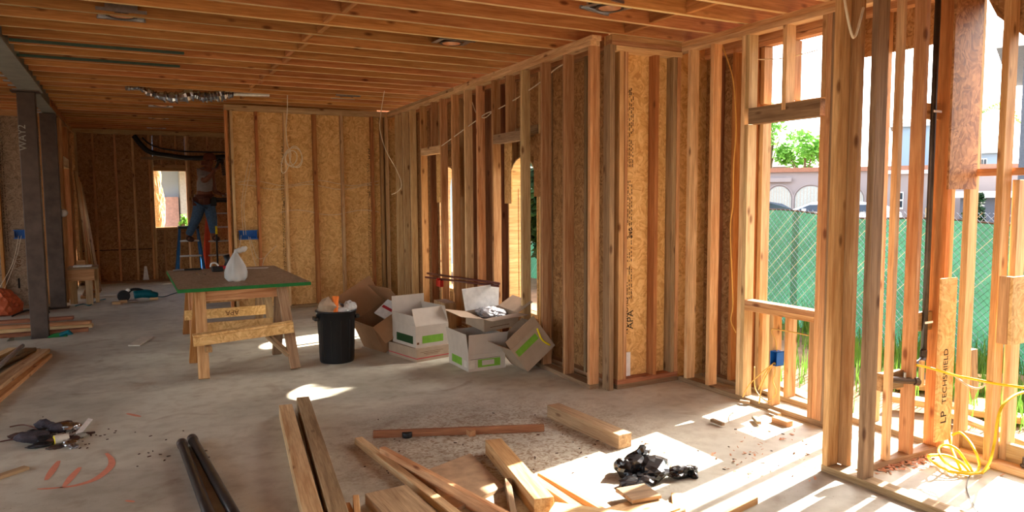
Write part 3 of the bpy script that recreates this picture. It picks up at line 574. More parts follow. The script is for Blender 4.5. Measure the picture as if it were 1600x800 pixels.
# cartons ------------------------------------------------------------------------------------
def carton(P, w, d, h, lab, rot=(0, 0, 0), m='card', flaps=(), open_=True, inner='cardw'):
    t = empty('carton', tuple(P), label=lab, cat='cardboard box', group='cardboard boxes heaped by the wall', rot=rot); e = .004
    mb = MB(); mb.box(0, w, 0, d, 0, e); mb.box(0, e, 0, d, e, h); mb.box(w-e, w, 0, d, e, h); mb.box(e, w-e, 0, e, e, h); mb.box(e, w-e, d-e, d, e, h)
    if not open_: mb.box(0, w, 0, d, h, h+e)
    mb.build('body', m, t)
    for (side, ang, L, sk) in flaps:   # ang from upright, + = outwards
        a = R_(ang); c, s = math.cos(a)*L, math.sin(a)*L; f = MB(); z = h+.001
        if side == '-y': p = [(0, 0, z), (w, 0, z), (w-sk, -s, z+c), (sk, -s, z+c)]; n = (0, e, 0)
        if side == '+y': p = [(0, d, z), (w, d, z), (w-sk, d+s, z+c), (sk, d+s, z+c)]; n = (0, -e, 0)
        if side == '-x': p = [(0, 0, z), (0, d, z), (-s, d-sk, z+c), (-s, sk, z+c)]; n = (e, 0, 0)
        if side == '+x': p = [(w, 0, z), (w, d, z), (w+s, d-sk, z+c), (w+s, sk, z+c)]; n = (-e, 0, 0)
        q = [tuple(Vector(v)+Vector(n)*(1 if abs(ang) < 60 else 0)+Vector((0, 0, -e if abs(ang) >= 60 else 0))) for v in p]
        f.poly(p); f.poly(q[::-1])
        for k in range(4): f.poly([p[k], p[(k+1) % 4], q[(k+1) % 4], q[k]][::-1])
        f.build('flap', m, t)
    return t
def lbl(t, face, a, b, z0, z1, m, off=.0008, name='printed_label'):
    b_ = MB()
    if face == '-y': b_.box(a, b, -off, 0, z0, z1)
    if face == '-x': b_.box(-off, 0, a, b, z0, z1)
    return b_.build(name, m, t)
D = carton((2.585, 5.68, 0), .36, .43, .145, 'open carton with green print, at the front of the heap', m='cardw', flaps=(('-y', 12, .19, -.01), ('-x', 8, .19, -.01), ('+x', -6, .17, 0), ('+y', 5, .16, 0)))
lbl(D, '-y', .09, .31, .03, .10, 'green'); lbl(D, '-y', .13, .25, .045, .09, 'cardw', .0014); lbl(D, '-x', .14, .36, .03, .10, 'green'); lbl(D, '-x', .03, .09, .03, .09, 'paper'); lbl(D, '-y', .0, .06, .025, .095, 'paper'); lbl(D, '-y', .02, .31, .105, .108, 'ink')
C_ = carton((2.32, 6.25, 0), .36, .50, .12, 'closed low carton with a red stripe under the open green-printed one', rot=(0, 0, R_(12)), open_=False, m='card')
lbl(C_, '-y', .0, .36, .028, .036, 'redp'); lbl(C_, '-x', .0, .5, .028, .036, 'redp'); text('CAUTION', .035, (.08, -.001, .07), (1, 0, 0), (0, 0, 1), 'inkl', C_) if 0 else lbl(C_, '-y', .08, .26, .07, .074, 'inkl'); lbl(C_, '-y', .10, .24, .058, .061, 'inkl'); lbl(C_, '-y', .04, .3, .085, .088, 'inkl')
B_ = carton((2.33, 6.29, .125), .36, .44, .2, 'open carton with tall flaps and green print, stacked on a closed one', rot=(0, 0, R_(10)), m='cardw', flaps=(('+y', 2, .24, 0), ('+x', -12, .17, 0), ('-x', 10, .10, .02), ('-y', -22, .17, .0)))
lbl(B_, '-y', .07, .30, .035, .105, 'green'); lbl(B_, '-x', .05, .36, .03, .105, 'leafd'); lbl(B_, '-y', .012, .035, .03, .05, 'inkl')
PE = PY(757, 519, 5.80); E_ = carton((PE.x, 5.80, PE.z), .36, .36, .12, 'carton with bubble wrap inside, tipped on top of the front carton', rot=(R_(4), R_(-4), R_(3)), m='card', flaps=(('-x', 76, .23, 0), ('-y', 84, .17, -.01), ('+x', 64, .18, 0), ('+y', 4, .21, -.02)))
E_['label'] = 'carton holding bubble wrap, resting on top of the front carton'
lbl(E_, '-y', .06, .26, .03, .036, 'inkl')
fl_ = [c for c in E_.children if c.name.startswith('flap')][3]; fl_.data.materials.clear(); fl_.data.materials.append(MT['white']); fl_['label'] = 'white inner face of the raised flap'
prep(crumple('bubble_wrap', (PE.x+.17, 6.02, PE.z+.12), (.15, .13, .07), plain('clear_wrap', (150, 148, 150), .3, 0, .2, 50, .8), None, .4, 4, 12), 'bubble wrap bulging out of the top carton', 'bubble wrap')
F_ = carton((3.02, 5.52, .02), .34, .34, .26, 'tilted carton with yellow strap, leaning by the studs', rot=(R_(0), R_(-32), R_(-6)), m='card', flaps=(('-y', 10, .1, 0), ('-x', 30, .12, 0)))
F_.location = (3.02, 5.40, .01); F_.rotation_euler = (0, R_(-38), R_(-3)); lbl(F_, '-y', .02, .26, .16, .22, 'green')
tube('strap', [(.30, -.006, .24), (.27, -.02, .14), (.30, -.006, .04)], .008, 'yellow', F_)
A_ = carton((2.12, 6.95, .0), .42, .40, .30, 'big brown carton tipped over next to the trash can, flaps open', rot=(0, R_(-26), R_(14)), m='cardd', flaps=(('+x', -20, .26, 0), ('+y', 12, .30, 0), ('-x', 40, .22, 0), ('-y', 150, .2, 0)))
A_.location = (2.20, 6.80, 0.0)
for z, n_, mm in ((.40, 'paper_sack', 'white'),):
    o = box(n_, 0, .22, 0, .30, 0, .02, mm, None, .004); o.location = (2.33, 6.98, .38); o.rotation_euler = (R_(20), R_(-38), R_(10)); prep(o, 'white printed sack sticking out of the big brown carton', 'sack'); q = box('printed_stripe', .08, .11, .02, .28, .0205, .0215, 'redp', None, 0); q.parent = o; q.location = (.0, 0, .011)
# pipes and red level behind the boxes
t = None
for k, (a, b, z) in enumerate((((668, 427), (780, 443), 0), ((665, 433), (779, 447), 0))):
    A, B = PX(a[0], a[1], 3.12), PX(b[0], b[1], 3.05); mb = MB(); mb.tube([A, B], .012, 10); o = mb.build('metal_tube', 'rust', None, smooth=True); prep(o, 'reddish metal tube lying across the boxes, %s of two' % ('upper' if k == 0 else 'lower'), 'tube', 'metal tubes across the boxes')
A = PX(685, 440, 3.08); mb = MB(); mb.box(-.02, .02, -.10, .02, -.05, .02); mb.box(-.02, .02, -.02, .0, -.05, .04); o = mb.build('red_clamp', 'tool_red' if 'tool_red' in MT else 'red', None, tuple(A)); prep(o, 'bright red clamp head behind the cartons', 'clamp')
box('prop_block', 3.0, 3.14, 7.2, 7.5, 0, .38, 'dull', None); prep(bpy.data.objects['prop_block'], 'dark timber block standing behind the cartons', 'timber block')
# ---------------------------------------------------------------- timber on the floor
def lum(a, b, w, th, z, m, lab, ext=0, name='timber', cat='lumber', dz=0, end=0):
    A, B = FL(*a, z+th), FL(*b, z+th); d = (B-A).normalized(); B = B+d*ext; A = A-d*end
    o = beam(name, A-Vector((0, 0, th/2)), B-Vector((0, 0, th/2-dz)), w, th, m, None, 0, .002); prep(o, lab, cat); return o
lum((446, 632), (489, 800), .088, .088, 0, 'pale', 'left of the two long square posts lying side by side', 1.2, 'square_post')
lum((473, 620), (529, 800), .088, .088, 0, 'dull', 'right of the two long square posts lying side by side', 1.2, 'square_post')
for a, b, l in (((284, 692), (325, 800), 'left black pipe lying on the concrete'), ((300, 685), (364, 800), 'right black pipe lying on the concrete')):
    A, B = FL(*a, .03), FL(*b, .03); B = B+(B-A).normalized()*1.0; t = empty('black_pipe', tuple(A), label=l, cat='pipe', group='black pipes on the floor'); D_ = B-A; D_.z = 0
    mb = MB(); mb.tube([(0, 0, 0), D_], .027, 16); mb.build('tube', 'blackp', t, smooth=True); mb = MB(); n_ = D_.normalized(); mb.tube([(0, 0, 0), n_*.05], .0305, 16); mb.build('coupling', 'steeld', t, smooth=True)
lum((583, 673), (850, 663), .03, .045, 0, 'umber', 'thin reddish timber lying crosswise on the floor')
P = FL(636, 683); mb = MB(); mb.lathe([(0, 0), (.03, 0), (.032, .005), (.032, .03), (.028, .034), (0, .034)], 18); prep(mb.build('tape_roll', 'puck', None, (P.x, P.y, .0), smooth=True), 'small black tape roll in front of the thin reddish timber', 'tape')
P = FL(738, 682); prep(box('wood_block', P.x-.02, P.x+.025, P.y, P.y+.05, 0, .035, 'fir', None), 'small wood block touching the thin reddish timber', 'wood block')
lum((864, 631), (977, 678), .10, .088, 0, 'dull', 'dark square post lying apart before the studs', 0, 'square_post')
lum((560, 683), (712, 800), .05, .042, .0, 'pale', 'long pale strip slanting across the front of the pile', .5)
lum((597, 698), (790, 800), .036, .075, 0, 'fir', 'two-by-four on edge beside the pale strip', .4)
P = [FL(*p, .02) for p in ((665, 735), (735, 708), (788, 760), (700, 800))]
mb = MB(); mb.v = [tuple(p) for p in P]+[(p.x, p.y, 0.001) for p in P]; mb.f = [(0, 1, 2, 3), (7, 6, 5, 4)]+[(i, i+4, (i+1) % 4+4, (i+1) % 4) for i in range(4)]
prep(mb.build('plywood_offcut', plain('dusty_plywood', (186, 154, 120), .8, 0, .12, 16), None), 'flat dusty plywood offcut in the middle of the pile', 'plywood')
lum((771, 686), (850, 778), .10, .088, 0, 'fir', 'thick beam whose near half is in the sun', 0, 'thick_beam', end=.0)
lum((793, 747), (802, 800), .03, .06, 0, 'dull', 'thin grey-brown lath standing close to the thick beam', .2, 'lath')
lum((603, 764), (640, 800), .22, .06, 0, 'dull', 'wide plank cut by the bottom edge of the picture', .4, 'wide_plank')
lum((556, 773), (558, 800), .03, .07, 0, 'fir', 'narrow lath left of the wide plank', .3, 'lath')
lum((542, 785), (548, 800), .03, .05, 0, 'fir', 'leftmost short lath at the bottom edge', .3, 'lath')
lum((862, 792), (920, 800), .12, .08, 0, 'pale', 'sunlit block at the bottom edge below the thick beam', .3, 'wood_block')
lum((843, 738), (960, 805), .03, .03, .0, 'fir', 'thin strip in the sun patch, upper of two', .4, 'lath')
lum((835, 745), (935, 812), .05, .03, .0, 'dull', 'thin strip in the sun patch, lower of two', .4, 'lath')
lum((1180, 775), (1128, 800), .035, .035, 0, 'fir', 'short lath at the bottom between the sun streaks', .3, 'lath')
lum((1020, 764), (975, 772), .16, .02, .035, 'dull', 'grey board under the black plastic bag', .0, 'short_board')
lum((1040, 782), (985, 800), .20, .03, .0, 'pale', 'pale board beneath the grey board', .1, 'short_board')
lum((1058, 770), (1062, 800), .06, .02, .0, 'pale', 'small sunlit offcut right of the boards', .1, 'offcut')
# black bag heap
P = FL(1018, 748); t = empty('black_plastic_bag', (P.x, P.y, 0.0), label='crumpled glossy black plastic bag lying in the sun patch', cat='plastic bag')
for k, (dx, dy, z, r, sd) in enumerate(((0, .02, .035, (.13, .10, .05), 1), (-.10, .10, .06, (.07, .06, .06), 2), (.02, .12, .07, (.07, .05, .06), 3), (.15, -.05, .035, (.10, .045, .03), 4), (-.13, -.06, .03, (.09, .07, .035), 5), (.24, -.06, .035, (.04, .04, .035), 6))):
    crumple('bag_fold', (dx*math.cos(.5), dy+dx*-.1, z), r, 'bagb', t, .5, 3, sd+20)
# left debris
P = FL(95, 683)
def deb(nm, px, py, r, m, lab, cat, sd, z=.02, amp=.4): Q = FL(px, py); prep(crumple(nm, (Q.x, Q.y, z), r, m, None, amp, 3, sd), lab, cat, 'debris swept together at left')
deb('dark_rag', 50, 690, (.08, .07, .035), 'cloth', 'dark rag at the left end of the swept debris', 'rag', 31)
deb('dark_rag', 72, 692, (.07, .05, .03), 'blackpl', 'black plastic scrap in the middle of the swept debris', 'scrap', 32)
deb('plastic_scrap', 72, 668, (.06, .04, .035), 'cloth', 'grey scrap at the back of the swept debris', 'scrap', 33)
deb('plastic_scrap', 112, 672, (.055, .05, .035), 'foil', 'clear plastic wrapper on top of the swept debris', 'wrapper', 34)
deb('plastic_scrap', 110, 696, (.045, .05, .02), 'foil', 'silvery scrap right of the paper cup', 'scrap', 35)
deb('leaf_litter', 92, 690, (.08, .04, .02), 'boot', 'brown litter behind the paper cup', 'litter', 36)
Q = FL(94, 693); t = empty('paper_cup', (Q.x, Q.y, .028), label='paper cup on its side showing its yellow inside', cat='cup')
mb = MB(); mb.tube([(-.03, -.01, 0), (.045, .012, 0)], [.032, .027], 20, False); mb.build('cup_wall', 'paper', t, smooth=True); mb = MB(); mb.tube([(-.0305, -.0101, 0), (.03, .007, 0)], [.030, .025], 20, True); mb.build('cup_inside', 'yellow', t, smooth=True)
for k, (px, py, r, m_, z) in enumerate(((30, 684, (.06, .03, .02), 'boot', .012), (60, 680, (.05, .05, .03), 'blackpl', .02), (84, 676, (.05, .03, .03), 'cloth', .03), (86, 700, (.05, .03, .015), 'steeld', .01), (56, 699, (.06, .03, .015), 'blackpl', .012), (124, 684, (.04, .03, .015), 'steel', .012), (132, 680, (.05, .02, .01), 'boot', .01), (98, 664, (.05, .03, .012), 'boot', .01), (116, 699, (.03, .04, .012), 'galv', .01))):
    deb('litter_scrap', px, py, r, m_, 'small scrap in the swept debris, %s' % ('leftmost', 'black one in the middle', 'grey one behind', 'flat dark one in front', 'flat black one at lower left', 'grey one at right', 'brown one farthest right', 'brown one at the very back', 'shiny one in front of the cup')[k], 'scrap', 50+k, z, .5)
A, B = FL(122, 678, .02), FL(141, 655, .02); o = beam('plaster_sliver', A, B, .03, .01, 'white', None, .4); prep(o, 'white sliver sticking out of the swept debris', 'scrap')
for k, (a, b) in enumerate((((15, 667), (60, 672)), ((0, 690), (36, 688)))): o = tube('wire_offcut', [FL(*a, .006), FL((a[0]+b[0])/2, a[1]-3, .006), FL(*b, .006)], .004, 'rust', None, 5); prep(o, 'rusty wire offcut left of the debris, %s one' % ('upper' if k == 0 else 'lower'), 'wire')
lum((42, 728), (0, 742), .05, .018, 0, 'dull', 'grey board offcut at the left edge below the debris', .4, 'offcut')
o = MB(); rnd = random.Random(5)
for k in range(150):
    px, py = rnd.gauss(105, 30), rnd.gauss(680, 9)
    if k > 90: px, py = rnd.choice(((905, 690), (840, 690), (720, 740), (1180, 690), (1160, 745), (620, 790), (300, 690), (250, 695)))[0]+rnd.gauss(0, 40), rnd.gauss(700, 25)
    Q = FL(px, py); a = rnd.uniform(0, 6.28); l = rnd.uniform(.003, .011)
    M_ = Matrix.Translation((Q.x, Q.y, 0)) @ Matrix.Rotation(a, 4, 'Z'); o.box(-l, l, -.003, .003, .0005, .004, M_)
q = o.build('floor_crumbs', 'boot', None); prep(q, 'dark crumbs and splinters scattered on the concrete', 'debris', kind='stuff')
# spray paint strokes on the slab
def stroke(pts, w, name='paint_stroke'):
    P = spline([FL(*p, .0012) for p in pts], 6); mb = MB(); n = len(P)
    for i in range(n):
        t_ = (P[min(i+1, n-1)]-P[max(i-1, 0)]).normalized(); s = Vector((-t_.y, t_.x, 0))*w*.5*(.35+.65*math.sin(math.pi*(i+.5)/n)); mb.v += [tuple(P[i]+s), tuple(P[i]-s)]
    mb.f = [(2*i, 2*i+1, 2*i+3, 2*i+2) for i in range(n-1)]; return mb.build(name, 'paint', floor)
stroke([(92, 720), (82, 735), (72, 750)], .04); stroke([(58, 764), (80, 763), (100, 761)], .022); stroke([(92, 762), (120, 758), (150, 748), (172, 730), (174, 718), (166, 708)], .042); stroke([(125, 730), (112, 745), (100, 760)], .04); stroke([(196, 782), (210, 784)], .02); stroke([(198, 646), (220, 651)], .03)
# left stack of timber with shiny pipe
lefts = [((68, 545), (-40, 616), .10, .036, 0, 'pale'), ((74, 553), (-30, 640), .08, .036, 0, 'fir'), ((56, 544), (-60, 590), .09, .036, .0, 'dull'), ((70, 545), (-30, 618), .09, .036, .037, 'pale'), ((48, 543), (-60, 590), .10, .036, .037, 'dull'), ((20, 543), (-50, 575), .09, .036, .037, 'pale')]
ll = ['long pale board at the right edge of the left stack, bottom layer', 'reddish board lying outermost of the left stack', 'dull board under the left stack', 'pale board, top layer right in the left stack', 'grey-brown board in the middle of the left stack top', 'pale board at the back of the left stack top']
for (a, b, w, th, z, m_), l in zip(lefts, ll): lum(a, b, w, th, z, m_, l, .3)
A, B = FL(35, 540, .10), FL(-10, 580, .10); mb = MB(); mb.tube([A, B+(B-A)*.6], .02, 14); prep(mb.build('shiny_pipe', 'alu', None, smooth=True), 'shiny metal pipe on top of the left stack', 'pipe')
# boards behind the column
for (a, b, m_, z, l) in (((115, 494), (-60, 505), 'umber', .03, 'farthest board of the stack crossing behind the near column'), ((142, 501), (-60, 513), 'fir', .03, 'second board of the stack behind the near column'), ((145, 506), (-60, 519), 'pale', .0, 'third board, lighter end, behind the near column'), ((138, 512), (-60, 527), 'umber', 0.0, 'nearest reddish board of the stack at the near column')):
    A, B = FL(a[0], a[1], z+.036), FL(b[0], b[1], z+.036); prep(beam('board', A-Vector((0, 0, .018)), B-Vector((0, 0, .018)), .12, .036, m_, None), l, 'lumber', 'boards stacked behind the near column')
Q = FL(78, 522); t = empty('circular_saw', (-.72, 9.5, -.3), label='green and blue circular saw sitting in the floor pit', cat='power tool')
mb = MB(); mb.tube([(0, -.02, .2), (0, .02, .2)], .13, 24); mb.build('blade_guard', 'edge', t); mb = MB(); mb.tube([(.02, 0, .30), (.1, 0, .33), (.16, 0, .24)], .03, 8); mb.build('handle', 'teal', t); mb = MB(); mb.box(-.14, .2, -.05, .09, 0, .07); mb.build('base', 'steeld', t)
# router/saw on floor in mid distance
Q = FL(212, 470); t = empty('power_saw', (Q.x, Q.y, 0), .1, 'teal and black power saw lying on the floor mid room', 'power tool')
mb = MB(); mb.tube(spline([(-.02, 0, .09), (.12, 0, .10), (.22, 0, .08), (.30, .01, .05)], 4), [.06]*4+[.065]*4+[.05]*4+[.03], 14); mb.build('motor_body', 'teal', t, smooth=True)
mb = MB(); mb.tube([(-.16, -.07, .09), (-.16, .0, .09)], .085, 22); mb.build('blade_guard', 'blackpl', t); mb = MB(); mb.tube(spline([(-.1, 0, .12), (-.05, 0, .17), (.05, 0, .17), (.14, 0, .13)], 4), .02, 8); mb.build('handle', 'blackpl', t, smooth=True)
box('base_plate', -.24, .02, -.09, .09, 0, .012, 'galv', t, 0); crumple('dust_cap', (-.1, -.03, .17), (.03, .03, .03), 'white', t, .2, 2, 3)
tube('cord', [(.28, 0, .04), (.42, .2, .006), (.6, .5, .006), (.9, .9, .006), (1.2, 1.1, .006)], .006, 'teal', t)
for px, py, l in ((181, 475, 'left'), (192, 473, 'middle'), (240, 468, 'right')): Q = FL(px, py); prep(box('wood_block', Q.x-.05, Q.x+.06, Q.y-.05, Q.y+.05, 0, .035, 'pale', None), 'small wood block by the power saw, %s of three' % l, 'wood block', 'blocks by the power saw')
P = [FL(*p, .012) for p in ((200, 539), (219, 539), (240, 525), (221, 526))]
mb = MB(); mb.v = [tuple(p) for p in P]+[(p.x, p.y, 0.001) for p in P]; mb.f = [(0, 1, 2, 3), (7, 6, 5, 4)]+[(i, i+4, (i+1) % 4+4, (i+1) % 4) for i in range(4)]; prep(mb.build('cardboard_offcut', 'paper', None), 'flat grey offcut alone on the open floor', 'offcut')
tube('air_hose', [FL(118, 478, .01), FL(130, 475, .01), FL(140, 477, .01), FL(150, 471, .01), FL(165, 467, .01)], .008, 'teal', None); prep(bpy.data.objects['air_hose'], 'thin teal hose by the bench foot', 'hose')
# orange tarp bag
prep(crumple('orange_tarp', (-1.52, 11.6, .10), (.24, .22, .24), 'orbag', None, .35, 4, 41, squash=-.1), 'crumpled orange tarp heaped against the left wall', 'tarp')
tube('extension_lead', [(-1.35, 11.3, .01), (-1.2, 11.5, .05), (-1.1, 11.4, .02), (-1.0, 11.6, .06), (-.95, 11.4, .01)], .012, 'blackpl', None); prep(bpy.data.objects['extension_lead'], 'black cord tangled beside the orange tarp', 'cord')
# little bench + stack under it
t = empty('low_bench', (-.57, 12.05, 0), label='low bench of offcuts against the far room opening', cat='bench')
box('bench_top', -.18, .20, -.08, .30, .52, .55, 'dull', t); box('apron', -.18, .15, -.085, -.055, .36, .52, 'fir', t); box('leg', .03, .12, -.07, -.035, 0, .52, 'dull', t); box('leg', .14, .19, .2, .29, 0, .52, 'pale', t); box('leg', -.18, -.09, .2, .29, 0, .52, 'pale', t)
prep(box('paper_sheet', -.68, -.45, 12.0, 12.2, .552, .57, 'white', None), 'white papers on the low bench', 'paper'); prep(box('wood_block', -.64, -.54, 12.22, 12.3, .571-.02, .63, 'pale', None), 'wood block standing on the low bench', 'wood block')
for k, (x, y, z) in enumerate(((-.55, 12.9, 0), (-.52, 12.95, .04), (-.5, 12.9, .08))): prep(box('offcut', x-.1, x+.12, y-.1, y+.1, z+.001, z+.038, ('fir', 'dull', 'umber')[k], None), 'offcut in the small heap beyond the bench, %s' % ('lowest', 'middle', 'topmost')[k], 'offcut', 'offcuts beyond the bench')
for k in range(4):
    A, B = PY(146+k*4-2, 455-k, 13.6), PY(118+k*3, 268+k*8, 14.6); A.z = .02; prep(beam('leaning_board', A, B, .06, .025, ('pale', 'fir', 'pale', 'dull')[k], None, .6), 'board leaning in the far left corner, %s' % ('leftmost', 'second from left', 'third from left', 'rightmost')[k], 'lumber', 'boards leaning in the far left corner')
# white hanging lamp by columns
Q = PY(99, 333, 11.95); prep(crumple('foam_blob', tuple(Q), (.055, .05, .06), 'white', None, .08, 3, 8, True), 'white foam blob stuck on the stud by the far column', 'foam')
Q = PY(228, 425, 14.7); o = MB(); o.poly([(-.05, 0, -.12), (.05, 0, -.12), (.02, 0, .13), (-.02, 0, .13)]); o.poly([(-.05, .01, -.12), (-.02, .01, .13), (.02, .01, .13), (.05, .01, -.12)]); prep(o.build('metal_plate', 'white', None, (Q.x, 14.78, .16)), 'white tapered plate leaning on the far room wall', 'plate')
# black flexible ducts on far wall
A = PY(209, 213, 14.7); tube('flex_hose', [PY(209, 212, 14.70), PY(222, 228, 14.68), PY(236, 238, 14.66), PY(262, 243, 14.68), PY(300, 247, 14.70), PY(352, 245, 14.7)], .045, 'blackpl', None, 10); prep(bpy.data.objects['flex_hose'], 'thick black flexible hose drooping over the far window', 'hose')
tube('black_cable', [PY(222, 215, 14.72), PY(240, 228, 14.7), PY(280, 236, 14.7), PY(352, 238, 14.7)], .014, 'blackpl', None, 6); prep(bpy.data.objects['black_cable'], 'thin black cable strung above the thick hose', 'cable')
# ---------------------------------------------------------------- ladders
def ladder(x0, x1, y, h, run, m, lab, tops='blackpl', nst=4, topw=.0):
    t = empty('stepladder', ((x0+x1)/2, y, 0), label=lab, cat='ladder'); w = (x1-x0)/2; tw = w*.62
    for s in (-1, 1):
        beam('side_rail', (s*w, -run, .01), (s*tw, 0, h-.04), .028, .07, m, t, 0); beam('rear_rail', (s*w, run, .01), (s*tw, .06, h-.04), .024, .05, m, t, 0)
    for k in range(nst):
        f = (k+1)/(nst+1); ww = w+(tw-w)*f; box('step', -ww+.01, ww-.01, -run*(1-f)-.05, -run*(1-f)+.05, h*f-.012, h*f+.012, 'alu', t, 0)
    box('top_cap', -tw-.03, tw+.03, -.07, .12, h-.05, h, tops, t, .006); return t
A, B = PY(279, 420, 13.6), PY(320, 420, 13.6)
ladder(PY(277, 420, 13.7).x, PY(322, 420, 13.7).x, 14.05, PY(296, 353, 14.05).z, .42, 'lblue', 'blue fibreglass stepladder under the worker, left of two', nst=3)
ladder(PY(322, 400, 13.9).x, PY(378, 400, 13.9).x, 14.3, PY(340, 312, 14.3).z, .40, 'lor', 'orange stepladder partly behind the OSB wall end', nst=5)
A = PY(338, 355, 13.4); B = PY(340, 415, 13.4); t = empty('long_level', (A.x, 13.4, 0), label='black pole with yellow grip standing beside the orange ladder', cat='pole'); box('pole', -.015, .015, 0, .03, 0, A.z-.12, 'blackpl', t); box('grip', -.016, .016, -.001, .031, A.z-.119, A.z+.02, 'yellow', t)
# ---------------------------------------------------------------- worker
def skin_mesh(name, J, E, rad, m, parent, sub=2, root=0):
    me = bpy.data.meshes.new(name+'_sk'); me.from_pydata([tuple(j) for j in J], E, []); o = bpy.data.objects.new(name, me); COL.objects.link(o)
    md = o.modifiers.new('s', 'SKIN'); md.use_smooth_shade = True; sv = me.skin_vertices[0].data
    for i, r in enumerate(rad): sv[i].radius = r if isinstance(r, tuple) else (r, r); sv[i].use_root = (i == root)
    s = o.modifiers.new('u', 'SUBSURF'); s.levels = sub; s.render_levels = sub
    dg = bpy.context.evaluated_depsgraph_get(); dg.update(); nm = bpy.data.meshes.new_from_object(o.evaluated_get(dg)); bpy.data.objects.remove(o)
    nm.materials.clear(); nm.materials.append(mat(m))
    for p in nm.polygons: p.use_smooth = True
    return link(name, nm, parent)
YP = 13.95
def Wp(px, py, dy=0): return PY(px, py, YP+dy)
pp = empty('person', tuple(Wp(318, 372)), label='worker in grey shirt, jeans and cap standing astride two ladders', cat='person'); OFF = Vector(pp.location)
def pj_(L): return [Vector(p)-OFF for p in L]
# body: one continuous surface (legs, torso, neck, head, arms)
J = pj_([Wp(319, 312), Wp(320, 298), Wp(320, 282), Wp(321, 268), Wp(324, 261), Wp(327, 256), Wp(328, 249),
         Wp(312, 318), Wp(308, 338), Wp(299, 358), Wp(293, 372), Wp(299, 374, -.10),
         Wp(326, 318), Wp(331, 340), Wp(333, 358), Wp(334, 371), Wp(339, 373, -.10),
         Wp(316, 268), Wp(318, 284, -.12), Wp(331, 273, -.25), Wp(335, 266, -.26),
         Wp(329, 268), Wp(332, 285, .05), Wp(336, 300, .02), Wp(345, 303, -.06)])
Ed = [(0, 1), (1, 2), (2, 3), (3, 4), (4, 5), (5, 6), (0, 7), (7, 8), (8, 9), (9, 10), (10, 11), (0, 12), (12, 13), (13, 14), (14, 15), (15, 16), (3, 17), (17, 18), (18, 19), (19, 20), (3, 21), (21, 22), (22, 23), (23, 24)]
rd = [.13, .125, .14, .125, .055, .075, .08, .10, .085, .06, .045, .04, .10, .085, .06, .045, .04, .07, .052, .042, .03, .07, .052, .042, .03]
skin_mesh('body', J, Ed, rd, 'skin', pp)
# clothing shells
skin_mesh('shirt', pj_([Wp(319, 304), Wp(320, 294), Wp(320, 282), Wp(320, 268), Wp(316, 267), Wp(317, 277, -.07), Wp(329, 267), Wp(331, 276, .03)]), [(0, 1), (1, 2), (2, 3), (3, 4), (4, 5), (3, 6), (6, 7)], [.145, .14, .155, .14, .09, .068, .09, .068], 'shirt', pp)
skin_mesh('jeans', pj_([Wp(319, 310), Wp(312, 319), Wp(308, 338), Wp(300, 356), Wp(294, 369), Wp(326, 319), Wp(331, 340), Wp(333, 357), Wp(334, 367)]), [(0, 1), (1, 2), (2, 3), (3, 4), (0, 5), (5, 6), (6, 7), (7, 8)], [.14, .115, .10, .075, .065, .115, .10, .075, .065], 'jean', pp)
for a, b in (((292, 371), (303, 375)), ((333, 370), (343, 374))):
    skin_mesh('boot', pj_([Wp(*a, 0), Wp((a[0]+b[0])/2, (a[1]+b[1])/2+1, -.05), Wp(b[0], b[1], -.12)]), [(0, 1), (1, 2)], [.06, .055, .04], 'boot', pp)
h = Wp(328, 249)-OFF
mb = MB(); mb.lathe([(.0, .11), (.06, .10), (.098, .06), (.11, .0), (.112, -.02), (.10, -.02)], 20, (h.x-.005, h.y, h.z+.01)); cp = mb.build('cap', 'cap', pp, smooth=True)
mb = MB(); mb.box(h.x+.06, h.x+.19, h.y-.07, h.y+.05, h.z-.015, h.z+.005); mb.box(h.x-.15, h.x-.04, h.y-.07, h.y+.06, h.z-.10, h.z-.03); mb.build('cap_brim', 'cap', pp)
# face: nose, mouth, ears, eyes
fz = MB(); fz.box(h.x+.075, h.x+.105, h.y-.05, h.y-.03, h.z-.055, h.z-.02); fz.build('nose', 'skin', pp); crumple('ear', (h.x-.0, h.y-.085, h.z-.03), (.018, .01, .028), 'skin', pp, .05, 2, 1, True); crumple('ear', (h.x-.0, h.y+.085, h.z-.03), (.018, .01, .028), 'skin', pp, .05, 2, 1, True)
for s in (-.055, -.005): crumple('eye', (h.x+.078, h.y+s, h.z-.012), (.01, .012, .008), 'white', pp, .0, 2, 1, True)
fz = MB(); fz.box(h.x+.070, h.x+.082, h.y-.055, h.y-.015, h.z-.078, h.z-.07); fz.build('mouth', 'leather', pp)
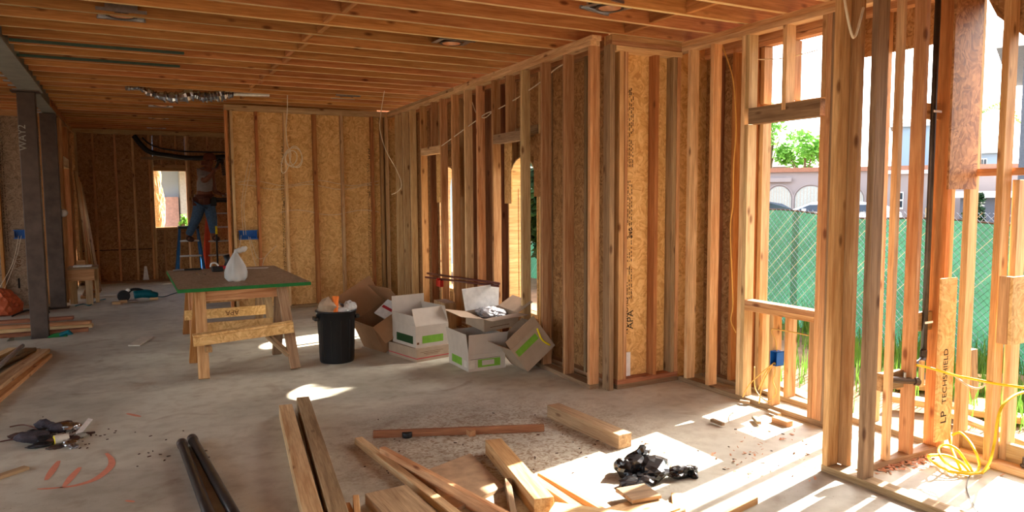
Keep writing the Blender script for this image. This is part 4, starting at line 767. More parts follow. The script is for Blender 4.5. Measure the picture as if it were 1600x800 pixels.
# tool belt with pouches
w_ = Wp(319, 307)-OFF; mb = MB(); mb.lathe([(.16, -.045), (.165, .0), (.16, .035), (.15, .035), (.15, -.045)], 24, tuple(w_)); mb.build('tool_belt', 'leather', pp, smooth=True)
for dx, dy, s in ((-.15, -.06, .16), (.02, -.17, .14), (.14, -.08, .17)): box('pouch', w_.x+dx-.05, w_.x+dx+.05, w_.y+dy-.04, w_.y+dy+.04, w_.z-s, w_.z-.01, 'leather' if dx < .1 else 'blackpl', pp, .01)
def hand(C, d, up, t):   # palm and five separate curled fingers
    d = Vector(d).normalized(); up = Vector(up).normalized(); s = d.cross(up).normalized(); C = Vector(C)
    mb = MB(); mb.tube([C-d*.03, C+d*.02, C+d*.05], [.026, .032, .026], 10)
    mb.build('palm', 'skin', t, smooth=True)
    for k in range(4):
        b = C+d*.045+s*(k-1.5)*.018; L = (.030, .036, .034, .026)[k]
        f = MB(); f.tube(spline([b, b+d*L, b+d*(L*1.5)-up*L*.7, b+d*L-up*L*1.5], 3), [.0095]*6+[.008]*4, 7); f.build('finger', 'skin', t, smooth=True)
    b = C+s*.03; f = MB(); f.tube(spline([b, b+s*.02+d*.03, b+s*.008+d*.05-up*.02], 3), .0105, 7); f.build('thumb', 'skin', t, smooth=True)
hand(Wp(336, 264, -.26)-OFF, (.6, -.1, .5), (0, -.3, .9), pp); hand(Wp(347, 304, -.06)-OFF, (1, -.1, -.1), (0, 0, 1), pp)
# screw gun
Q = Wp(344, 262, -.28); t = empty('screw_gun', tuple(Q), label="black collated screw gun raised in the worker's hand", cat='power tool')
mb = MB(); mb.tube([(-.05, 0, .10), (-.01, 0, .12), (.06, 0, .10)], [.03, .045, .035], 10); mb.build('motor_body', 'blackpl', t, smooth=True); mb = MB(); mb.tube([(-.02, 0, .1), (-.07, 0, -.02)], .022, 8); mb.build('handle', 'blackpl', t)
mb = MB()
for k in range(8): mb.box(.03+.003*k-.02, .03+.003*k+.035, -.015, .015, .10-.03*k-.02, .10-.03*k)
mb.build('screw_strip', 'blackpl', t)
Q = Wp(350, 305, -.06); t = empty('nail_gun', tuple(Q), label="grey nail gun in the worker's lowered hand", cat='power tool'); mb = MB(); mb.tube([(-.03, 0, .0), (.08, 0, .01)], .03, 10); mb.build('barrel', 'steel', t); box('magazine', -.16, .10, -.012, .012, -.075, -.045, 'blackpl', t, 0)
# ---------------------------------------------------------------- electrics
def eb(nm, P, s, lab, wires, parent=None):
    t = empty(nm, tuple(P), label=lab, cat='electrical box', group='blue plastic outlet boxes'); w, d, h_ = s; e = .004
    mb = MB(); mb.box(-w/2, w/2, d-e, d, -h_/2, h_/2); mb.box(-w/2, -w/2+e, 0, d, -h_/2, h_/2); mb.box(w/2-e, w/2, 0, d, -h_/2, h_/2); mb.box(-w/2, w/2, 0, d, -h_/2, -h_/2+e); mb.box(-w/2, w/2, 0, d, h_/2-e, h_/2); mb.build('shell', 'blue', t)
    mb = MB(); mb.box(-w/2-.012, w/2+.012, .0, .004, h_/2, h_/2+.012); mb.box(-w/2-.012, w/2+.012, 0, .004, -h_/2-.012, -h_/2); mb.build('mounting_ear', 'blue', t)
    for W_ in wires: tube('wire', W_, .0035, 'wirey' if 'near' in nm else 'cablew', t, 5)
    return t
Q = PY(388, 367, YB); eb('outlet_box', (Q.x, YB-.01, Q.z), (.22, .07, .1), 'wide blue outlet box on the OSB back wall', [[(-.09, .0, .0), (-.14, -.04, -.3), (-.12, -.03, -.5)], [(-.06, 0, .0), (-.07, .01, .4), (.0, .03, .8), (.05, .04, 1.0)], [(-.03, 0, 0), (-.04, .01, .4), (.03, .03, .75), (.08, .04, .95)], [(.0, 0, -.02), (.06, -.02, -.35), (.14, -.02, -.6)], [(.02, 0, -.03), (.1, .0, -.3), (.18, 0, -.32)]])
Q = PY(36, 366, 12.1); eb('outlet_box', (Q.x-.02, 12.09, Q.z), (.16, .07, .1), 'blue outlet box on the far left wall', [[(-.03, 0, -.02), (-.12, -.02, -.4), (-.3, -.02, -.75)], [(-.0, 0, -.02), (-.08, -.02, -.35), (-.25, -.02, -.8)]])
# near blue box on the cripple stud under the window
Q = PX(1222, 562, 3.975); t = empty('outlet_box_near', (3.95, 3.555, Q.z), 0, 'blue outlet box with yellow wires under the big window', 'electrical box'); t.name = 'outlet_box'
mb = MB(); e = .003
for bx_ in ((0, .07, -.03, -.03+e, -.05, .05), (0, .07, .03-e, .03, -.05, .05), (.07-e, .07, -.03, .03, -.05, .05), (0, .07, -.03, .03, -.05, -.05+e), (0, .07, -.03, .03, .05-e, .05)): mb.box(*bx_)
mb.build('shell', 'blue', t)
for W_ in ([(.02, .0, -.03), (-.06, .02, -.08), (-.1, .12, -.2), (-.11, .17, -.3)], [(.02, .01, -.03), (-.03, .03, -.12), (-.02, .08, -.22), (-.02, .1, -.34)], [(.02, .01, -.03), (-.04, .03, -.1), (-.05, .06, -.18), (-.03, .10, -.24)], [(.02, -.0, -.03), (.0, -.015, -.1), (.0, .0, -.16), (.0, -.03, -.22), (.0, -.02, -.26), (.0, .0, -.28)], [(.03, .0, .05), (.02, .0, .12), (.02, .04, .18), (.03, .04, .2)], [(.03, .05, .2), (.05, -.1, .2), (.05, -.3, .2)], [(.03, .2, -.1), (-.0, .16, -.25), (-.01, .06, -.31), (.02, .03, -.31)]): tube('wire', W_, .0045, 'wirey', t, 5)
# hanging wires
def hang(name, P, r, m, lab, cat='wire'): prep(tube(name, P, r, m, None, 5), lab, cat)
Yh = 9.0
L_ = [PY(449, 104, Yh), PY(449, 130, Yh), PY(449, 170, Yh), PY(447, 200, Yh), PY(449, 225, Yh), PY(452, 233, Yh)]
t = empty('coiled_wire', tuple(L_[0]), label='pale wire hanging from the ceiling with its end coiled up', cat='wire'); O_ = Vector(t.location)
tube('drop', [p-O_ for p in L_], .0055, 'cablew', t, 5)
for k, (cx, cy, rx, ry, tl) in enumerate(((447, 252, 6, 19, .25), (459, 246, 13, 15, 0), (462, 245, 10, 17, -.2), (455, 247, 9, 12, .3))):
    tube('coil_loop', [PY(cx+rx*math.cos(a)*math.cos(tl)-ry*math.sin(a)*math.sin(tl), cy+rx*math.cos(a)*math.sin(tl)+ry*math.sin(a)*math.cos(tl), Yh-.02*k)-O_ for a in [2*math.pi*j/12 for j in range(13)]], .006, 'cablew', t, 5, 3)
Yh = 8.3; hang('hanging_wire', [Vector((PY(601, 150, Yh).x, Yh, 2.76)), PY(599, 152, Yh), PY(594, 185, Yh), PY(594, 205, Yh), PY(603, 235, Yh), PY(618, 262, Yh), PY(627, 285, Yh), PY(624, 297, Yh), PY(612, 304, Yh)], .005, 'cablew', 'pale wire hanging loose beside the corner of the back wall')
hang('cable_run', [PX(1500*0+690, 228, 3.32), PX(724, 203, 3.32), PX(742, 190, 3.32), PX(760, 177, 3.32), PX(775, 172, 3.32), PX(805, 155, 3.30), PX(845, 128, 3.3), PX(868, 108, 3.3), PX(885, 98, 3.3)], .006, 'cablew', 'pale cable threading through the studs below the top plate')
hang('cable_run', [PX(738, 160, 3.32), PX(745, 178, 3.32), PX(757, 184, 3.32), PX(768, 176, 3.32)], .005, 'cablew', 'short slack cable loop between the studs')
hang('cable_run', [PX(1127, 68, 4.15), PX(1137, 95, 4.15), PX(1146, 130, 4.15), PX(1150, 200, 4.15), PX(1146, 260, 4.15), PX(1145, 320, 4.15), PX(1141, 360, 4.15), PX(1145, 470, 4.15), PX(1142, 500, 4.15), PX(1150, 520, 4.15)], .005, 'wirey', 'straw-coloured cable running down inside the double wall left of the window')
hang('cable_run', [PX(1184, 93, 4.1), PX(1215, 92, 4.1), PX(1240, 88, 4.1), PX(1278, 78, 4.1)], .004, 'cablew', 'pale cable crossing the upper window opening')
hang('cable_loop', [PY(1318, -12, 2.52), PY(1322, 15, 2.50), PY(1327, 40, 2.5), PY(1332, 57, 2.5), PY(1337, 55, 2.5), PY(1343, 35, 2.5), PY(1349, 12, 2.52)], .007, 'cablew', 'cream cable hanging in a V at the top of the corner posts')
for k, z_ in enumerate((291, 297, 334)):
    pts = [PY(px, z_-(5 if k < 2 else 2)+4*math.sin(px*.06+k), YB+.045) for px in range(372, 606, 22)]
    hang('cable_run', pts if k != 2 else pts[3:], .004, 'cablew', ('upper', 'middle', 'lowest')[k]+' pale cable strung through the back wall studs')
hang('cable_run', [PY(432, 384, YB+.03), PY(425, 390, YB), PY(413, 404, YB-.01), PY(409, 425, YB-.01)], .004, 'cablew', 'pale cable curving down on the left of the back wall')
# yellow cables in the alcove
hang('yellow_cable', [PY(1432, 570, 2.5), PY(1450, 574, 2.47), PY(1478, 582, 2.4), PX(1500, 588, 4.19), PX(1530, 594, 4.19), PX(1560, 600, 4.19), PX(1605, 606, 4.19), PX(1680, 616, 4.19)], .0075, 'cable', 'yellow cable stretched from the water fitting to the right edge', 'cable')
hang('white_cable', [PX(1488, 584, 4.17), PX(1500, 594, 4.17), PX(1515, 604, 4.17), PX(1530, 607, 4.17), PX(1540, 600, 4.17)], .006, 'cablew', 'white cable sagging below the stretched yellow one', 'cable')
t = empty('yellow_cable_coil', tuple(FL(1500, 735)), label='yellow cable coiled loosely on the alcove floor and rising to the right', cat='cable'); O_ = Vector(t.location)
def G(px, py, z=.02): return FL(px, py, z)-O_
def V(px, py, Y=2.42): return PY(px, py, Y)-O_
tube('loop', [V(1488, 680, 2.45), V(1500, 676, 2.4), V(1515, 690, 2.3), V(1527, 712, 2.22), G(1530, 730), G(1520, 740), G(1500, 739), G(1480, 736)], .0075, 'cable', t)
tube('loop', [V(1483, 681, 2.45), V(1487, 700, 2.38), V(1495, 720, 2.28), G(1503, 735), G(1520, 739)], .0075, 'cable', t)
tube('loop', [G(1520, 738), V(1510, 722, 2.25), V(1495, 702, 2.3), V(1478, 695, 2.36), V(1467, 700, 2.36), V(1470, 715, 2.3), G(1485, 728), G(1505, 737)], .0075, 'cable', t)
tube('loop', [G(1515, 738), V(1500, 722, 2.25), V(1480, 712, 2.3), V(1460, 711, 2.32), V(1450, 713, 2.3), G(1458, 722), G(1475, 732), G(1495, 738), G(1530, 739), G(1545, 730)], .0075, 'cable', t)
tube('riser', [G(1535, 739), V(1547, 720, 2.05), V(1554, 690, 2.05), V(1558, 660, 2.05), V(1566, 635, 2.05), V(1585, 618, 2.05), V(1610, 610, 2.05)], .0075, 'cable', t)
hang('black_wire', [FL(1520, 735, .006), FL(1512, 750, .006), FL(1512, 770, .006), FL(1528, 800, .006)], .0025, 'blackpl', 'thin black wire curling on the alcove floor')
# black drain pipe in the pier wall
t = empty('drain_pipe', (4.08, 2.60, 0), label='black vertical waste pipe with elbow inside the pier wall', cat='pipe')
mb = MB(); mb.tube([(0, -.035, .60), (0, -.035, 2.74)], .016, 14); mb.build('stack', 'blackp', t, smooth=True)
mb = MB(); mb.tube(spline([(0, -.035, .62), (-.005, -.037, .575), (-.04, -.045, .555), (-.13, -.05, .54)], 5), .019, 14); mb.build('elbow', 'blackp', t, smooth=True)
for z in (1.99, .785): box('pipe_strap', -.035, .035, -.062, -.057, z-.006, z+.006, 'trim', t, 0)
tt = empty('water_fitting', (3.84, 2.53, .475), label='brass-black water fitting mounted through the low blocking', cat='pipe fitting')
mb = MB(); mb.tube([(-.07, .02, .01), (.09, -.01, -.012)], .018, 10); mb.build('barrel', 'steeld', tt); mb = MB(); mb.tube([(.02, .005, -.01), (.02, .0, .045)], .009, 8); mb.build('stem', 'galv', tt); mb = MB(); mb.tube([(.085, -.01, -.012), (.12, -.015, -.018)], .024, 10); mb.build('nut', 'steeld', tt)
prep(box('wood_cleat', 3.955, 3.985, 2.495, 2.512, .43, .58, 'pale', None), 'small pale cleat nailed beside the water fitting', 'cleat')
Q = FL(1591, 727); t = empty('anchor_bolt', (4.25, 2.09, .038), label='threaded anchor bolt standing in the sill plate at right', cat='bolt'); mb = MB(); mb.tube([(0, 0, 0), (0, 0, .06)], .007, 8); mb.build('rod', 'steeld', t); mb = MB(); mb.tube([(0, 0, .008), (0, 0, .022)], .016, 6); mb.build('nut', 'steeld', t)
# wood chips / shavings
o = MB(); rnd = random.Random(11)
for k in range(420):
    if k < 300: px, py = rnd.uniform(1368, 1462), rnd.gauss(722, 7)-(0)
    else: px, py = rnd.choice(((1265, 720), (1230, 690), (1030, 680), (1180, 745), (1155, 740), (1540, 775), (1560, 790)))[0]+rnd.gauss(0, 14), rnd.choice((715, 735, 690))+rnd.gauss(0, 12)
    if k < 300: py += (1462-px)*.15-8
    Q = FL(px, py); l = rnd.uniform(.006, .02)*(1 if k < 300 else .7); w_ = l*rnd.uniform(.2, .6)
    M_ = Matrix.Translation((Q.x, Q.y, rnd.uniform(.002, .012))) @ Euler((rnd.uniform(-.5, .5), rnd.uniform(-.5, .5), rnd.uniform(0, 6.28))).to_matrix().to_4x4(); o.box(-l, l, -w_, w_, -.0008, .0008, M_)
prep(o.build('wood_shavings', 'chip', None), 'pale wood shavings strewn along the pier wall plate', 'shavings', kind='stuff')
for k, (a, b, l) in enumerate((((1112, 656), (1130, 663), 'offcut at the tip of the first sun patch'), ((1178, 652), (1186, 661), 'offcut between the two small sun patches'), ((1156, 627), (1171, 629), 'offcut against the window wall plate, left'), ((1200, 641), (1218, 648), 'offcut against the window wall plate, right'))):
    A, B = FL(*a, .02), FL(*b, .02); prep(beam('offcut', A, B, .03, .02, 'dull', None), 'small dark '+l, 'offcut', 'small offcuts by the window wall')
A = FL(1228, 655, .03); prep(box('offcut', A.x-.06, A.x+.0, A.y-.06, A.y+.07, 0, .036, 'fir', None), 'orange block lying against the plate below the window', 'offcut')
# ================================================================ OUTSIDE
GZ = -.32
gr = empty('ground', kind='structure')
mb = MB(); n = 46
def gz(x, y): return GZ + .05*math.sin(x*1.7+y*.6)*math.cos(y*1.3)+(.10 if 5 < x < 8 else 0)*math.exp(-abs(x-6.4))
for i in range(n+1):
    for j in range(n+1): x = 4.42+4.2*i/n; y = -6+24.0*j/n; mb.v.append((x, y, gz(x, y)))
mb.f = [(i*(n+1)+j, (i+1)*(n+1)+j, (i+1)*(n+1)+j+1, i*(n+1)+j+1) for i in range(n) for j in range(n)]
mb.build('soil', 'dirt', gr, smooth=True)
box('street', 8.6, 160, -60, 120, -.60, -.42, 'asphalt', gr, 0); box('yard', -60, 120, 15.25, 150, -.60, -.40, 'dirt', gr, 0); box('yard', -60, -6.2, -60, 15.2, -.6, -.4, 'dirt', gr, 0); box('yard', -6.1, 8.5, -60, -4.3, -.6, -.4, 'dirt', gr, 0)
# fence with green fabric
XF = 8.0
t = empty('chain_link_fence', (XF, 3.0, -.3), label='chain-link fence hung with green privacy netting beyond the open framing', cat='fence')
def ftop(y): return 1.25+.04*math.sin(y*1.1)+.03*math.sin(y*2.7+1)+(.07*max(0, 4.2-y))*.3
mb = MB(); ny, nz_ = 120, 10; y0, y1 = -6.0, 15.0
for i in range(ny+1):
    y = y0+(y1-y0)*i/ny
    for j in range(nz_+1): z = -.32+(ftop(y)+.32)*j/nz_; mb.v.append((-.03+.012*math.sin(y*5+z*4)+.02*math.sin(y*1.3), y-3, z+.3))
mb.f = [(i*(nz_+1)+j, (i+1)*(nz_+1)+j, (i+1)*(nz_+1)+j+1, i*(nz_+1)+j+1) for i in range(ny) for j in range(nz_)]
mb.build('privacy_netting', 'net', t, smooth=True)
hb_ = MB()
hb_.tube([(-.035, y0-3+(y1-y0)*i/ny, ftop(y0+(y1-y0)*i/ny)+.3) for i in range(ny+1)], .012, 5); hb_.build('netting_hem', 'steeld', t, smooth=True)
mb = MB(); s = .075
k = y0
while k < 13:
    mb.tube([(-.05, k-3, .0), (-.05, k-3+1.62, 1.62)], .0028, 3, False); mb.tube([(-.05, k-3+1.62, .0), (-.05, k-3, 1.62)], .0028, 3, False); k += s
q = mb.build('wire_mesh', 'galv', t); q['kind'] = 'stuff'
for y in (-4.5, -1.5, 1.5, 5.75, 8.5, 11.5, 14.5):
    mb = MB(); mb.tube([(.02, y-3, -.2), (.02, y-3, 1.6)], .024, 10); mb.build('post', 'steel', t, smooth=True)
P = DP(1221, 365, 9.9); prep(box('timber_stake', XF-.10, XF-.06, P.y-.02, P.y+.08, .9, 1.5, 'pale', t), None)
# weeds
def grassp(name, spots, n, h, lab):
    rnd = random.Random(n); mb = MB()
    for k in range(n):
        cx, cy, sp = rnd.choice(spots); x, y = rnd.gauss(cx, sp), rnd.gauss(cy, sp); 
        if x < 4.5 or x > 7.95: continue
        z = gz(x, y); hh = h*rnd.uniform(.4, 1.2); a = rnd.uniform(0, 6.28); w_ = .006; dx, dy = math.cos(a), math.sin(a); b = rnd.uniform(.05, .35)*hh
        p0 = Vector((x, y, z)); s_ = Vector((-dy, dx, 0))*w_; m_ = p0+Vector((dx*b*.4, dy*b*.4, hh*.6)); e_ = p0+Vector((dx*b, dy*b, hh)); i = len(mb.v)
        mb.v += [tuple(p0-s_), tuple(p0+s_), tuple(m_+s_*.8), tuple(m_-s_*.8), tuple(e_)]; mb.f += [(i, i+1, i+2, i+3), (i+3, i+2, i+4)]
    return prep(mb.build(name, 'grass', None), lab, 'grass', kind='stuff')
grassp('weeds', [(6.6, 3.6, .35), (7.2, 4.2, .4), (7.6, 5.4, .5), (7.4, 3.0, .4), (6.9, 2.4, .4), (6.2, 4.6, .4), (7.5, 7.0, .6), (7.4, 9, .8), (6.2, 2.9, .3)], 4200, .24, 'bright green weeds growing in front of the green netting')
grassp('tall_weeds', [(7.85, y_, .12) for y_ in (2.4, 3.0, 3.5, 4.2, 5.0, 6.5)], 700, .4, 'taller weeds against the foot of the netting')
for k, (a, b, w, th, mm, l) in enumerate((((1470, 640), (1625, 700), .09, .04, 'pale', 'nearest board lying outside along the plate'), ((1390, 620), (1600, 655), .14, .05, 'pale', 'second pale board lying outside'), ((1395, 600), (1560, 606), .2, .05, 'fir', 'wide board lying in the weeds'), ((1500, 588), (1640, 600), .12, .05, 'pale', 'farthest board lying in the weeds'), ((1215, 600), (1300, 640), .12, .04, 'dull', 'board lying outside under the big window'))):
    A, B = FL(*a, GZ+.14), FL(*b, GZ+.14); 
    if min(A.x, B.x) < 4.6: s_ = 4.75-min(A.x, B.x); A.x += s_; B.x += s_
    prep(beam('scrap_board', A, B, w, th, mm, None), l, 'lumber', 'boards discarded outside')
A = DP(1517, 580, 6.0); B = DP(1514, 545, 6.0); prep(beam('wood_stump', (A.x, A.y, GZ), (B.x, B.y, B.z), .09, .09, 'dull', None), 'short weathered stake standing in the weeds', 'stake')
prep(crumple('rock', (6.9, 3.5, GZ+.08), (.22, .2, .12), 'dirt', None, .3, 3, 61), 'pale rock lying among the weeds', 'rock')
prep(crumple('rock', (6.1, 3.35, GZ+.08), (.25, .15, .08), 'straw', None, .3, 3, 62), 'straw-coloured clump by the outside boards', 'rock')
for k in range(3): prep(box('scrap_lumber', 6.4+.25*k, 6.6+.25*k, 6.6, 8.4, GZ+.1+.06*k, GZ+.15+.06*k, ('pale', 'fir', 'pale')[k], None), 'board stacked outside the arched window, %s' % ('nearest', 'middle', 'farthest')[k], 'lumber', 'boards outside the arched window')
for z in (.55, .85): prep(beam('scaffold_rail', (5.6, 5.2, z), (6.4, 9.8, z), .14 if z > .7 else .05, .03, 'pale', None, R_(90)), 'horizontal rail outside the arched window, %s of two' % ('upper' if z > .7 else 'lower'), 'rail', 'rails outside the arched window')
for k, (x, y) in enumerate(((5.69, 5.4), (6.42, 9.6))): prep(box('rail_post', x, x+.05, y, y+.06, GZ-.05, 1.0, 'pale', None), 'upright post carrying the outside rails, %s of two' % ('nearer', 'farther')[k], 'post', 'posts of the outside rails')
# a frame facing the camera: origin at a surveyed point, x to the right along the facade, y away
def frame(name, px, dep, lab, cat, zg=-.45, twist=0):
    P = DP(px, 320, dep); a = math.atan2(P.x, P.y); t = empty(name, (P.x, P.y, zg), -a+twist, lab, cat); return t, dep/math.cos(math.atan((px-800)/F))/F*1.0
def Zof(py, dep): return DP(800, py, dep).z
def zpx(px, py, dep): return DP(px, py, dep).z
# garage block
t, _ = frame('garage_building', 1262, 45, 'long beige stucco garage block with arched white doors across the street', 'building')
g0 = -.45; sc = 45/math.cos(math.atan(462/F))/F*math.cos(math.atan(462/F))**0
def lx(px): # local x on facade plane facing camera
    a0 = math.atan((1262-800)/F); a = math.atan((px-800)/F); return 45/math.cos(a0)*math.tan(a-a0)
hz = zpx(1262, 265, 45)-g0
box('wall', lx(1130), lx(1600), 0, 8, 0, hz, 'stucco', t, 0); box('cornice', lx(1130)-.2, lx(1600), -.25, .1, hz-.15, hz+.12, 'tile', t, 0); box('cornice_band', lx(1130), lx(1236), -.3, -.05, hz-.75, hz-.5, 'stucco', t, 0)
def archdoor(c, hw, zs, zt):
    mb = MB(); n_ = 12; pts = [(c-hw, 0), (c+hw, 0)]+[(c+hw*math.cos(math.pi*k/n_), zs+(zt-zs)*math.sin(math.pi*k/n_)) for k in range(n_+1)]
    mb.poly([(x, -.03, z) for x, z in pts]); o = mb.build('door', 'door', t)
    for k in range(9): x = c-hw+hw*2*(k+.5)/9; zt_ = zs+(zt-zs)*math.sqrt(max(0, 1-((x-c)/hw)**2))-.05; q = box('groove', x-.02, x+.02, -.045, -.031, 0, zt_, 'steel' if 0 else 'cardw', t, 0); q.parent = o
    fr = MB(); P = [(c+(hw+.1)*math.cos(math.pi*k/n_), zs+(zt+.12-zs)*math.sin(math.pi*k/n_)) for k in range(n_+1)]; P = [(c+hw+.1, 0)]+P+[(c-hw-.1, 0)]
    fr.tube([(x, -.06, z) for x, z in P], .05, 4); fr.build('door_surround', 'stucco', t)
dz1 = zpx(1265, 291, 45)-g0; archdoor(lx(1217), (lx(1236)-lx(1198))/2, dz1*.68, dz1); archdoor(lx(1266), (lx(1290)-lx(1242))/2, dz1*.68, dz1); archdoor(lx(1320), 1.0, dz1*.68, dz1)
box('window', lx(1393), lx(1411), -.05, .0, zpx(1400, 326, 45)-g0, zpx(1400, 300, 45)-g0, 'trim', t, 0)
for a in (0, 1):
    for b in (0, 1): box('pane', lx(1394.5+8*a), lx(1401.5+8*a), -.07, -.055, zpx(1400, 323-12*b, 45)-g0, zpx(1400, 313.5-12*b, 45)-g0, 'glass', t, 0)
box('ledge', lx(1370), lx(1600), -.4, 0, zpx(1400, 273, 45)-g0, zpx(1400, 268, 45)-g0, 'trim', t, 0)
# pale blue houses beyond
def house(name, px0, px1, dep, ytop, m, lab, roof='roofg', ridge=12, wins=()):
    t, _ = frame(name, (px0+px1)/2, dep, lab, 'building'); a0 = math.atan(((px0+px1)/2-800)/F); X = lambda p: dep/math.cos(a0)*math.tan(math.atan((p-800)/F)-a0); pc = (px0+px1)/2
    h_ = zpx(pc, ytop, dep)+.45; box('wall', X(px0), X(px1), 0, 7, 0, h_, m, t, 0)
    rz_ = zpx(pc, ytop-ridge, dep)+.45; mb = MB(); a, b = X(px0)-.5, X(px1)+.5
    mb.poly([(a, -.5, h_), (b, -.5, h_), (b, 3.5, rz_), (a, 3.5, rz_)]); mb.poly([(a, 7.5, h_), (b, 7.5, h_), (b, 3.5, rz_), (a, 3.5, rz_)]); mb.poly([(a, -.5, h_), (a, 3.5, rz_), (a, 7.5, h_)]); mb.poly([(b, -.5, h_), (b, 3.5, rz_), (b, 7.5, h_)]); mb.poly([(a, -.5, h_), (b, -.5, h_), (b, 7.5, h_), (a, 7.5, h_)]); mb.build('roof', roof, t)
    box('fascia', a, b, -.55, -.45, h_-.2, h_+.1, 'trim', t, 0)
    for (u, v, w, z) in wins:
        f_ = box('window', X(u), X(v), -.06, 0, zpx(pc, z, dep)+.45, zpx(pc, w, dep)+.45, 'trim', t, 0); c_ = (X(u)+X(v))/2
        for s in (-1, 1): q = box('pane', 0, 1, 0, .02, 0, 1, 'glass', f_, 0); q.scale = ((X(v)-X(u))*.36, 1, (zpx(pc, w, dep)-zpx(pc, z, dep))*.8); q.location = (s*(X(v)-X(u))*.23, -.045, 0)
    return t
house('house', 1395, 1450, 62, 195, 'stuccob', 'tall pale blue house glimpsed between the studs behind the garages', 'roofg', 14)
house('house', 1500, 1565, 55, 236, 'stuccob', 'pale blue house with small window behind the low roof at right', 'roofg', 26, ((1528, 1539, 248, 263),))
house('carport', 1500, 1600, 34, 302, 'stuccog', 'low grey outbuilding with white fascia at right', 'trim', 3)
house('grey_house', 1588, 1680, 14, 60, 'stuccog', 'dark grey house wall at the right edge of the view', 'roofg', 30)
house('house', 1160, 1234, 70, 258, 'stucco', 'small house with pale tiled roof left of the round tree', 'tile', 8)
# car
t, _ = frame('car', 1262, 27, 'white car parked across the street behind the fence', 'car', -.45)
c0 = MB(); a0 = math.atan(462/F); CX = lambda p: 27/math.cos(a0)*math.tan(math.atan((p-800)/F)-a0)
zr = zpx(1262, 315, 27)+.45; zb = zpx(1240, 332, 27)+.45; x0 = CX(1206); S = 4.5
prof = [(0, .25), (0, .55), (.1, .78), (.35, zb-.12), (.55, zb), (1.35, zr-.06), (1.75, zr), (3.0, zr), (3.9, zr-.15), (4.35, zb), (4.5, .6), (4.5, .25)]
for s in (0, 1): pass
y0_, y1_ = 0, 1.75
n_ = len(prof)
for (px_, z) in prof: c0.v.append((x0+px_, y0_+(.18 if z > zb+.02 else 0), z))
for (px_, z) in prof: c0.v.append((x0+px_, y1_-(.18 if z > zb+.02 else 0), z))
c0.f = [tuple(range(n_)), tuple(reversed(range(n_, 2*n_)))]+[(i, (i+1) % n_, (i+1) % n_+n_, i+n_) for i in range(n_)]
c0.build('body', 'car', t)
for (u, v) in ((1.0, 2.1), (2.2, 3.3)):
    g_ = MB(); zt_ = zr-.12; zl = zb+.03; g_.poly([(x0+u-(.25 if u < 1.5 else 0), .03, zl), (x0+v, .03, zl), (x0+v, .12, zt_), (x0+u+.32 if u < 1.5 else x0+u, .12, zt_)]); o = g_.build('side_window', 'glass', t)
    for vv in o.data.vertices: vv.co.y -= .06
for u in (.85, 3.6):
    w_ = MB(); w_.tube([(x0+u, -.02, .33), (x0+u, .2, .33)], .33, 20); w_.build('wheel', 'tyre', t)
box('mirror', x0+1.05, x0+1.2, -.18, -.02, zb, zb+.14, 'car', t, .01)
t2, _ = frame('car', 1200, 33, 'dark car parked left of the white car', 'car', -.45)
c1 = MB(); c1.v = [(v[0]-x0-3.3, v[1], v[2]) for v in c0.v]; c1.f = list(c0.f); c1.build('body', 'glass', t2)
# trees
def tree(name, px, py, dep, rx, rz, n, lm, lab, trunk=True, ls=.14, cat='tree'):
    C = DP(px, py, dep); t = empty(name, (C.x, C.y, -.45), label=lab, cat=cat); rnd = random.Random(int(px)); mb = MB(); cz = C.z+.45
    blobs = [(Vector((rnd.uniform(-.6, .6)*rx, rnd.uniform(-.6, .6)*rx, cz+rnd.uniform(-.7, .7)*rz)), rnd.uniform(.25, .5)) for _ in range(16)]
    for k in range(n):
        b, r_ = rnd.choice(blobs); d = Vector((rnd.gauss(0, 1), rnd.gauss(0, 1), rnd.gauss(0, 1))).normalized(); p = b+Vector((d.x*rx, d.y*rx, d.z*rz))*r_*rnd.uniform(.5, 1.05)
        u = Vector((rnd.gauss(0, 1), rnd.gauss(0, 1), rnd.gauss(0, 1))).normalized(); v = u.orthogonal().normalized(); s_ = ls*rnd.uniform(.6, 1.3)
        mb.poly([p-u*s_, p+v*s_*.5, p+u*s_, p-v*s_*.5])
    f_ = mb.build('foliage', lm, t); f_['kind'] = 'stuff'
    if trunk:
        mb = MB(); mb.tube([(0, 0, 0), (.05, 0, cz*.6), (0, 0, cz)], [.2, .14, .06], 8)
        for b, r_ in blobs[:6]: mb.tube([(.03, 0, cz*.55), tuple(b)], [.08, .03], 6)
        mb.build('trunk', 'trunk', t)
    return t
tree('round_tree', 1258, 238, 58, 2.2, 1.9, 3500, 'leaf', 'round bright green tree above the garage roof', ls=.2)
tree('hedge', 1521, 328, 30, .45, .75, 2500, 'leafd', 'dark clipped columnar hedge at right', False, .1, 'hedge')
tree('street_tree', 1205, 195, 60, 1.6, 2.6, 700, 'leaf', 'thin pale tree at the left of the big window view', ls=.2)
tree('garden_shrub', 852, 320, 14, .8, 1.1, 2600, 'leafd', 'dark green shrub seen through the arched window', True, .12)
tree('garden_tree', 845, 262, 18, 1.3, 1.6, 2600, 'leaf', 'bright green tree seen through the top of the arched window', True, .14)
tree('street_tree', 1291, -80, 10.55, .85, .72, 9000, 'leaf', 'leafy tree added just beyond the fence, unseen crown shading the arched window', False, ls=.10)  # made-up tree: its out-of-view crown blocks sun from the nearer arch
t = bpy.data.objects['street_tree.001']; O_ = Vector(t.location); mb = MB(); mb.tube(spline([(9.2, 7.13, -.45), (9.2, 7.13, 3.2), (9.1, 7.1, 4.3), tuple(DP(1291, -80, 10.55))], 5), [.055]*12+[.04]*4, 8); o = mb.build('trunk', 'trunk', t); o.location = -O_
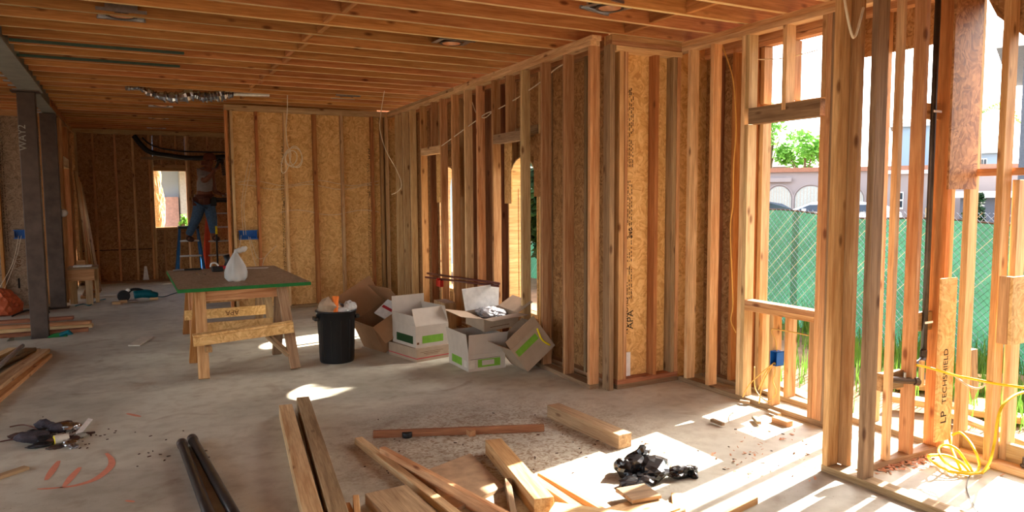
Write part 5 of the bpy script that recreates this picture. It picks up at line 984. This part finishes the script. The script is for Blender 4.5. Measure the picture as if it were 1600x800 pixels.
# palm
C = DP(1530, 175, 50); t = empty('palm_tree', (C.x, C.y, -.45), label='pale palm tree in the gap at upper right', cat='tree'); cz = C.z+.45
mb = MB(); mb.tube([(0, 0, 0), (.2, 0, cz*.5), (0, 0, cz)], [.22, .18, .14], 8); mb.build('trunk', 'trunk', t)
rnd = random.Random(2)
for k in range(16):
    a = 2*math.pi*k/16+rnd.uniform(-.2, .2); L = rnd.uniform(1.6, 2.3); up_ = rnd.uniform(.2, 1.3); d = Vector((math.cos(a), math.sin(a), 0)); pts = spline([Vector((0, 0, cz)), Vector((0, 0, cz+up_*.5))+d*L*.4, Vector((0, 0, cz+up_*.5-.2))+d*L*.75, Vector((0, 0, cz-.7))+d*L], 5); mb = MB(); s = Vector((-d.y, d.x, 0))
    for i, p in enumerate(pts[1:]):
        w_ = .45*(1-i/len(pts))+.12
        for q_ in (-1, 1): mb.poly([p, p+d*.12, p+d*.25+s*q_*w_-Vector((0, 0, .25))])
    mb.build('frond', 'leaf', t)
# yard beyond the far window
t = empty('neighbour_building', (0, 19.0, -.4), label='pale blue building with white eave seen through the far window', cat='building')
box('wall', -4, 9, 0, 4, 0, 6.2, plain('stucco_sky_blue', (176, 204, 236), .9, 0, .02, 40), t, 0); box('lower_wall', .4, 1.13, -.25, -.01, 0, 1.95, 'pink', t, 0); box('green_wall', 1.16, 3.0, -.5, -.01, 0, 2.7, 'leaf' if 0 else 'door', t, 0); box('eave', -4, 9, -1.4, 0, 2.72, 2.86, 'trim', t, 0)
t.location.z = -.4
t = empty('straw_wattle', (.64, 16.6, -.4), label='shaggy straw-coloured wrap hanging at the left of the far window', cat='straw roll'); crumple('base', (0, 0, .6), (.1, .1, .65), 'straw', t, .3, 3, 70); crumple('wrap', (0, 0, 1.75), (.13, .1, .55), 'straw', t, .4, 4, 71); crumple('upper_wrap', (-.03, 0, 2.4), (.07, .07, .35), 'straw', t, .3, 3, 72)
tree('green_plant', 288, 350, 14.8, .10, .22, 260, 'leaf', 'green plant at the right of the far window view', True, .06, 'plant')
